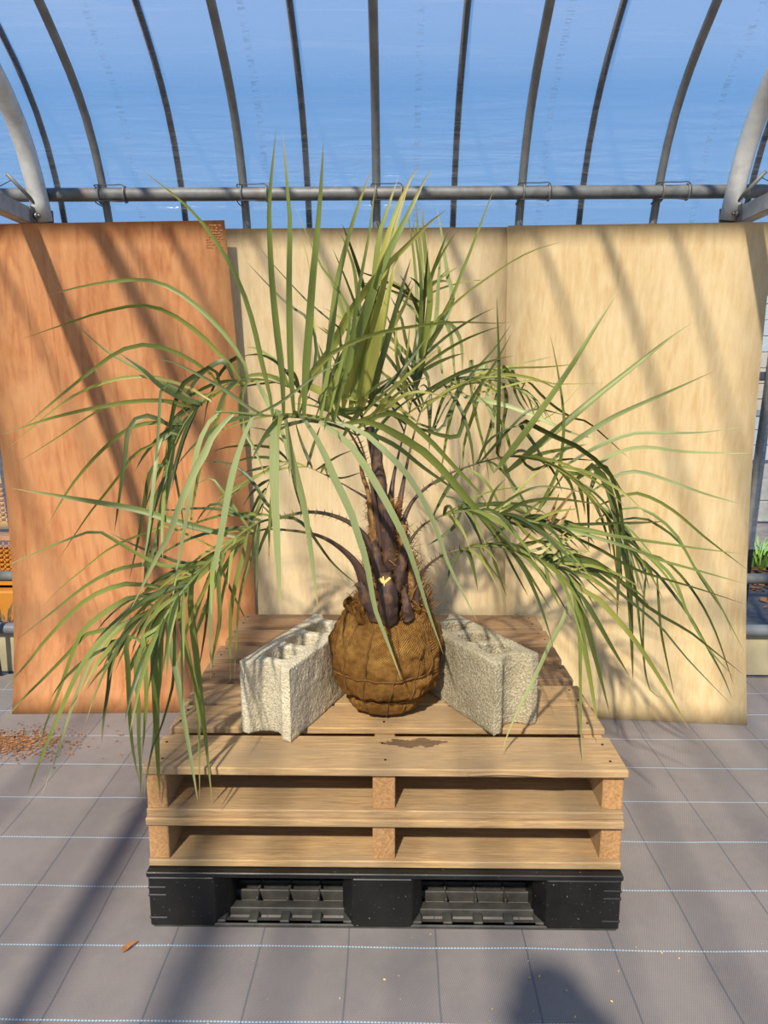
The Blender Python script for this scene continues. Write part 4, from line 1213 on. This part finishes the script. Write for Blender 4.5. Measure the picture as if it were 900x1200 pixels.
# ================================================================== PHOTOGRAPHER (stands behind the camera, throws the shadow on the cloth)
per = empty('person', (-.105, -.33, 0)); tag(per, 'person in dark shirt and trousers holding up a phone with both hands', 'person')
hx, hy = -.105, -.33
J = {0: (hx, hy, .86, .115), 1: (hx, hy, 1.02, .12), 2: (hx, hy, 1.18, .135), 3: (hx, hy-.01, 1.29, .10), 4: (hx, hy, 1.36, .05), 5: (hx, hy+.01, 1.43, .06), 6: (hx, hy+.012, 1.51, .072), 7: (hx, hy+.005, 1.565, .06)}
E_ = [(0, 1), (1, 2), (2, 3), (3, 4), (4, 5), (5, 6), (6, 7)]
def addj(p, r, par):
    i = len(J); J[i] = (*p, r); E_.append((par, i)); return i
for s in (-1, 1):
    a = addj((hx+s*.16, hy-.01, 1.28), .055, 3); a = addj((hx+s*.20, hy+.06, 1.08), .045, a); a = addj((hx+s*.13+.05, hy+.2, 1.16), .033, a); a = addj((.012+s*.082, -.080, 1.215), .026, a)
    a2 = addj((.012+s*.056, -.052, 1.235), .020, a)
    for q in range(4): b = addj((.012+s*.046, -.036, 1.262-q*.02), .008, a2); addj((.012+s*.026, -.0355, 1.262-q*.02), .007, b)
    b = addj((.012+s*.046, -.065, 1.262), .010, a2); addj((.012+s*.022, -.062, 1.272), .008, b)
    l = addj((hx+s*.09, hy, .82), .09, 0); l = addj((hx+s*.10, hy+.02, .45), .06, l); l = addj((hx+s*.11, hy-.02, .09), .045, l); l = addj((hx+s*.12, hy+.09, .045), .04, l); addj((hx+s*.13, hy+.16, .035), .03, l)
me = bpy.data.meshes.new('body'); me.from_pydata([v[:3] for v in J.values()], E_, [])
body = bpy.data.objects.new('body', me); COL.objects.link(body)
sk = body.modifiers.new('skin', 'SKIN')
for i, v in J.items(): me.skin_vertices[0].data[i].radius = (v[3], v[3]*(.75 if i < 4 else 1))
me.skin_vertices[0].data[0].use_root = True
body.modifiers.new('sub', 'SUBSURF').render_levels = 2
dg = bpy.context.evaluated_depsgraph_get(); em = bpy.data.meshes.new_from_object(body.evaluated_get(dg))
bpy.data.objects.remove(body)
for k in ('skin', 'shirt', 'trousers'): em.materials.append(M[k])
for p_ in em.polygons:
    c = p_.center; p_.use_smooth = True
    p_.material_index = 2 if c.z < .93 and c.z > .08 and abs(c.x-hx) < .3 and c.y < hy+.14 else (1 if c.z < 1.34 and c.y < -.14 else 0)
body = bpy.data.objects.new('body', em); COL.objects.link(body); child(body, per)
bm = bmesh.new(); bmesh.ops.create_uvsphere(bm, u_segments=24, v_segments=16, radius=1)
for v in bm.verts:
    n_ = noise.noise(v.co*6)*.05
    v.co = Vector((hx+v.co.x*.085*(1+n_), hy-.012+v.co.y*.098*(1+n_)-(.02 if v.co.z < 0 else 0), 1.525+v.co.z*(.088 if v.co.z > 0 else .07)*(1+n_)))
bmesh.ops.delete(bm, geom=[v for v in bm.verts if v.co.y > hy+.055 and v.co.z < 1.555], context='VERTS')
child(from_bm('hair', bm, 'hair', None, True), per)
for dx, dy, dz, r, mt, nm in ((-.028, .078, 1.505, .010, 'phone', 'eye'), (.028, .078, 1.505, .010, 'phone', 'eye'), (0, .092, 1.48, .014, 'skin', 'nose'), (-.082, 0, 1.49, .02, 'skin', 'ear'), (.082, 0, 1.49, .02, 'skin', 'ear')):
    bm = bmesh.new(); bmesh.ops.create_uvsphere(bm, u_segments=10, v_segments=8, radius=r, matrix=Matrix.Translation((hx+dx, hy+dy, dz))); child(from_bm(nm, bm, mt, None, True), per)
bm = box_bm(.05, .01, .008, .002); o = from_bm('mouth', bm, 'boot'); o.location = (hx, hy+.078, 1.45); child(o, per)
ph = from_bm('phone', box_bm(.072, .009, .15, .003), 'phone'); ph.location = (.012, -.048, 1.222); ph.rotation_euler = (-PITCH, 0, YAW); tag(ph, 'dark phone held in both hands of the photographer', 'phone')
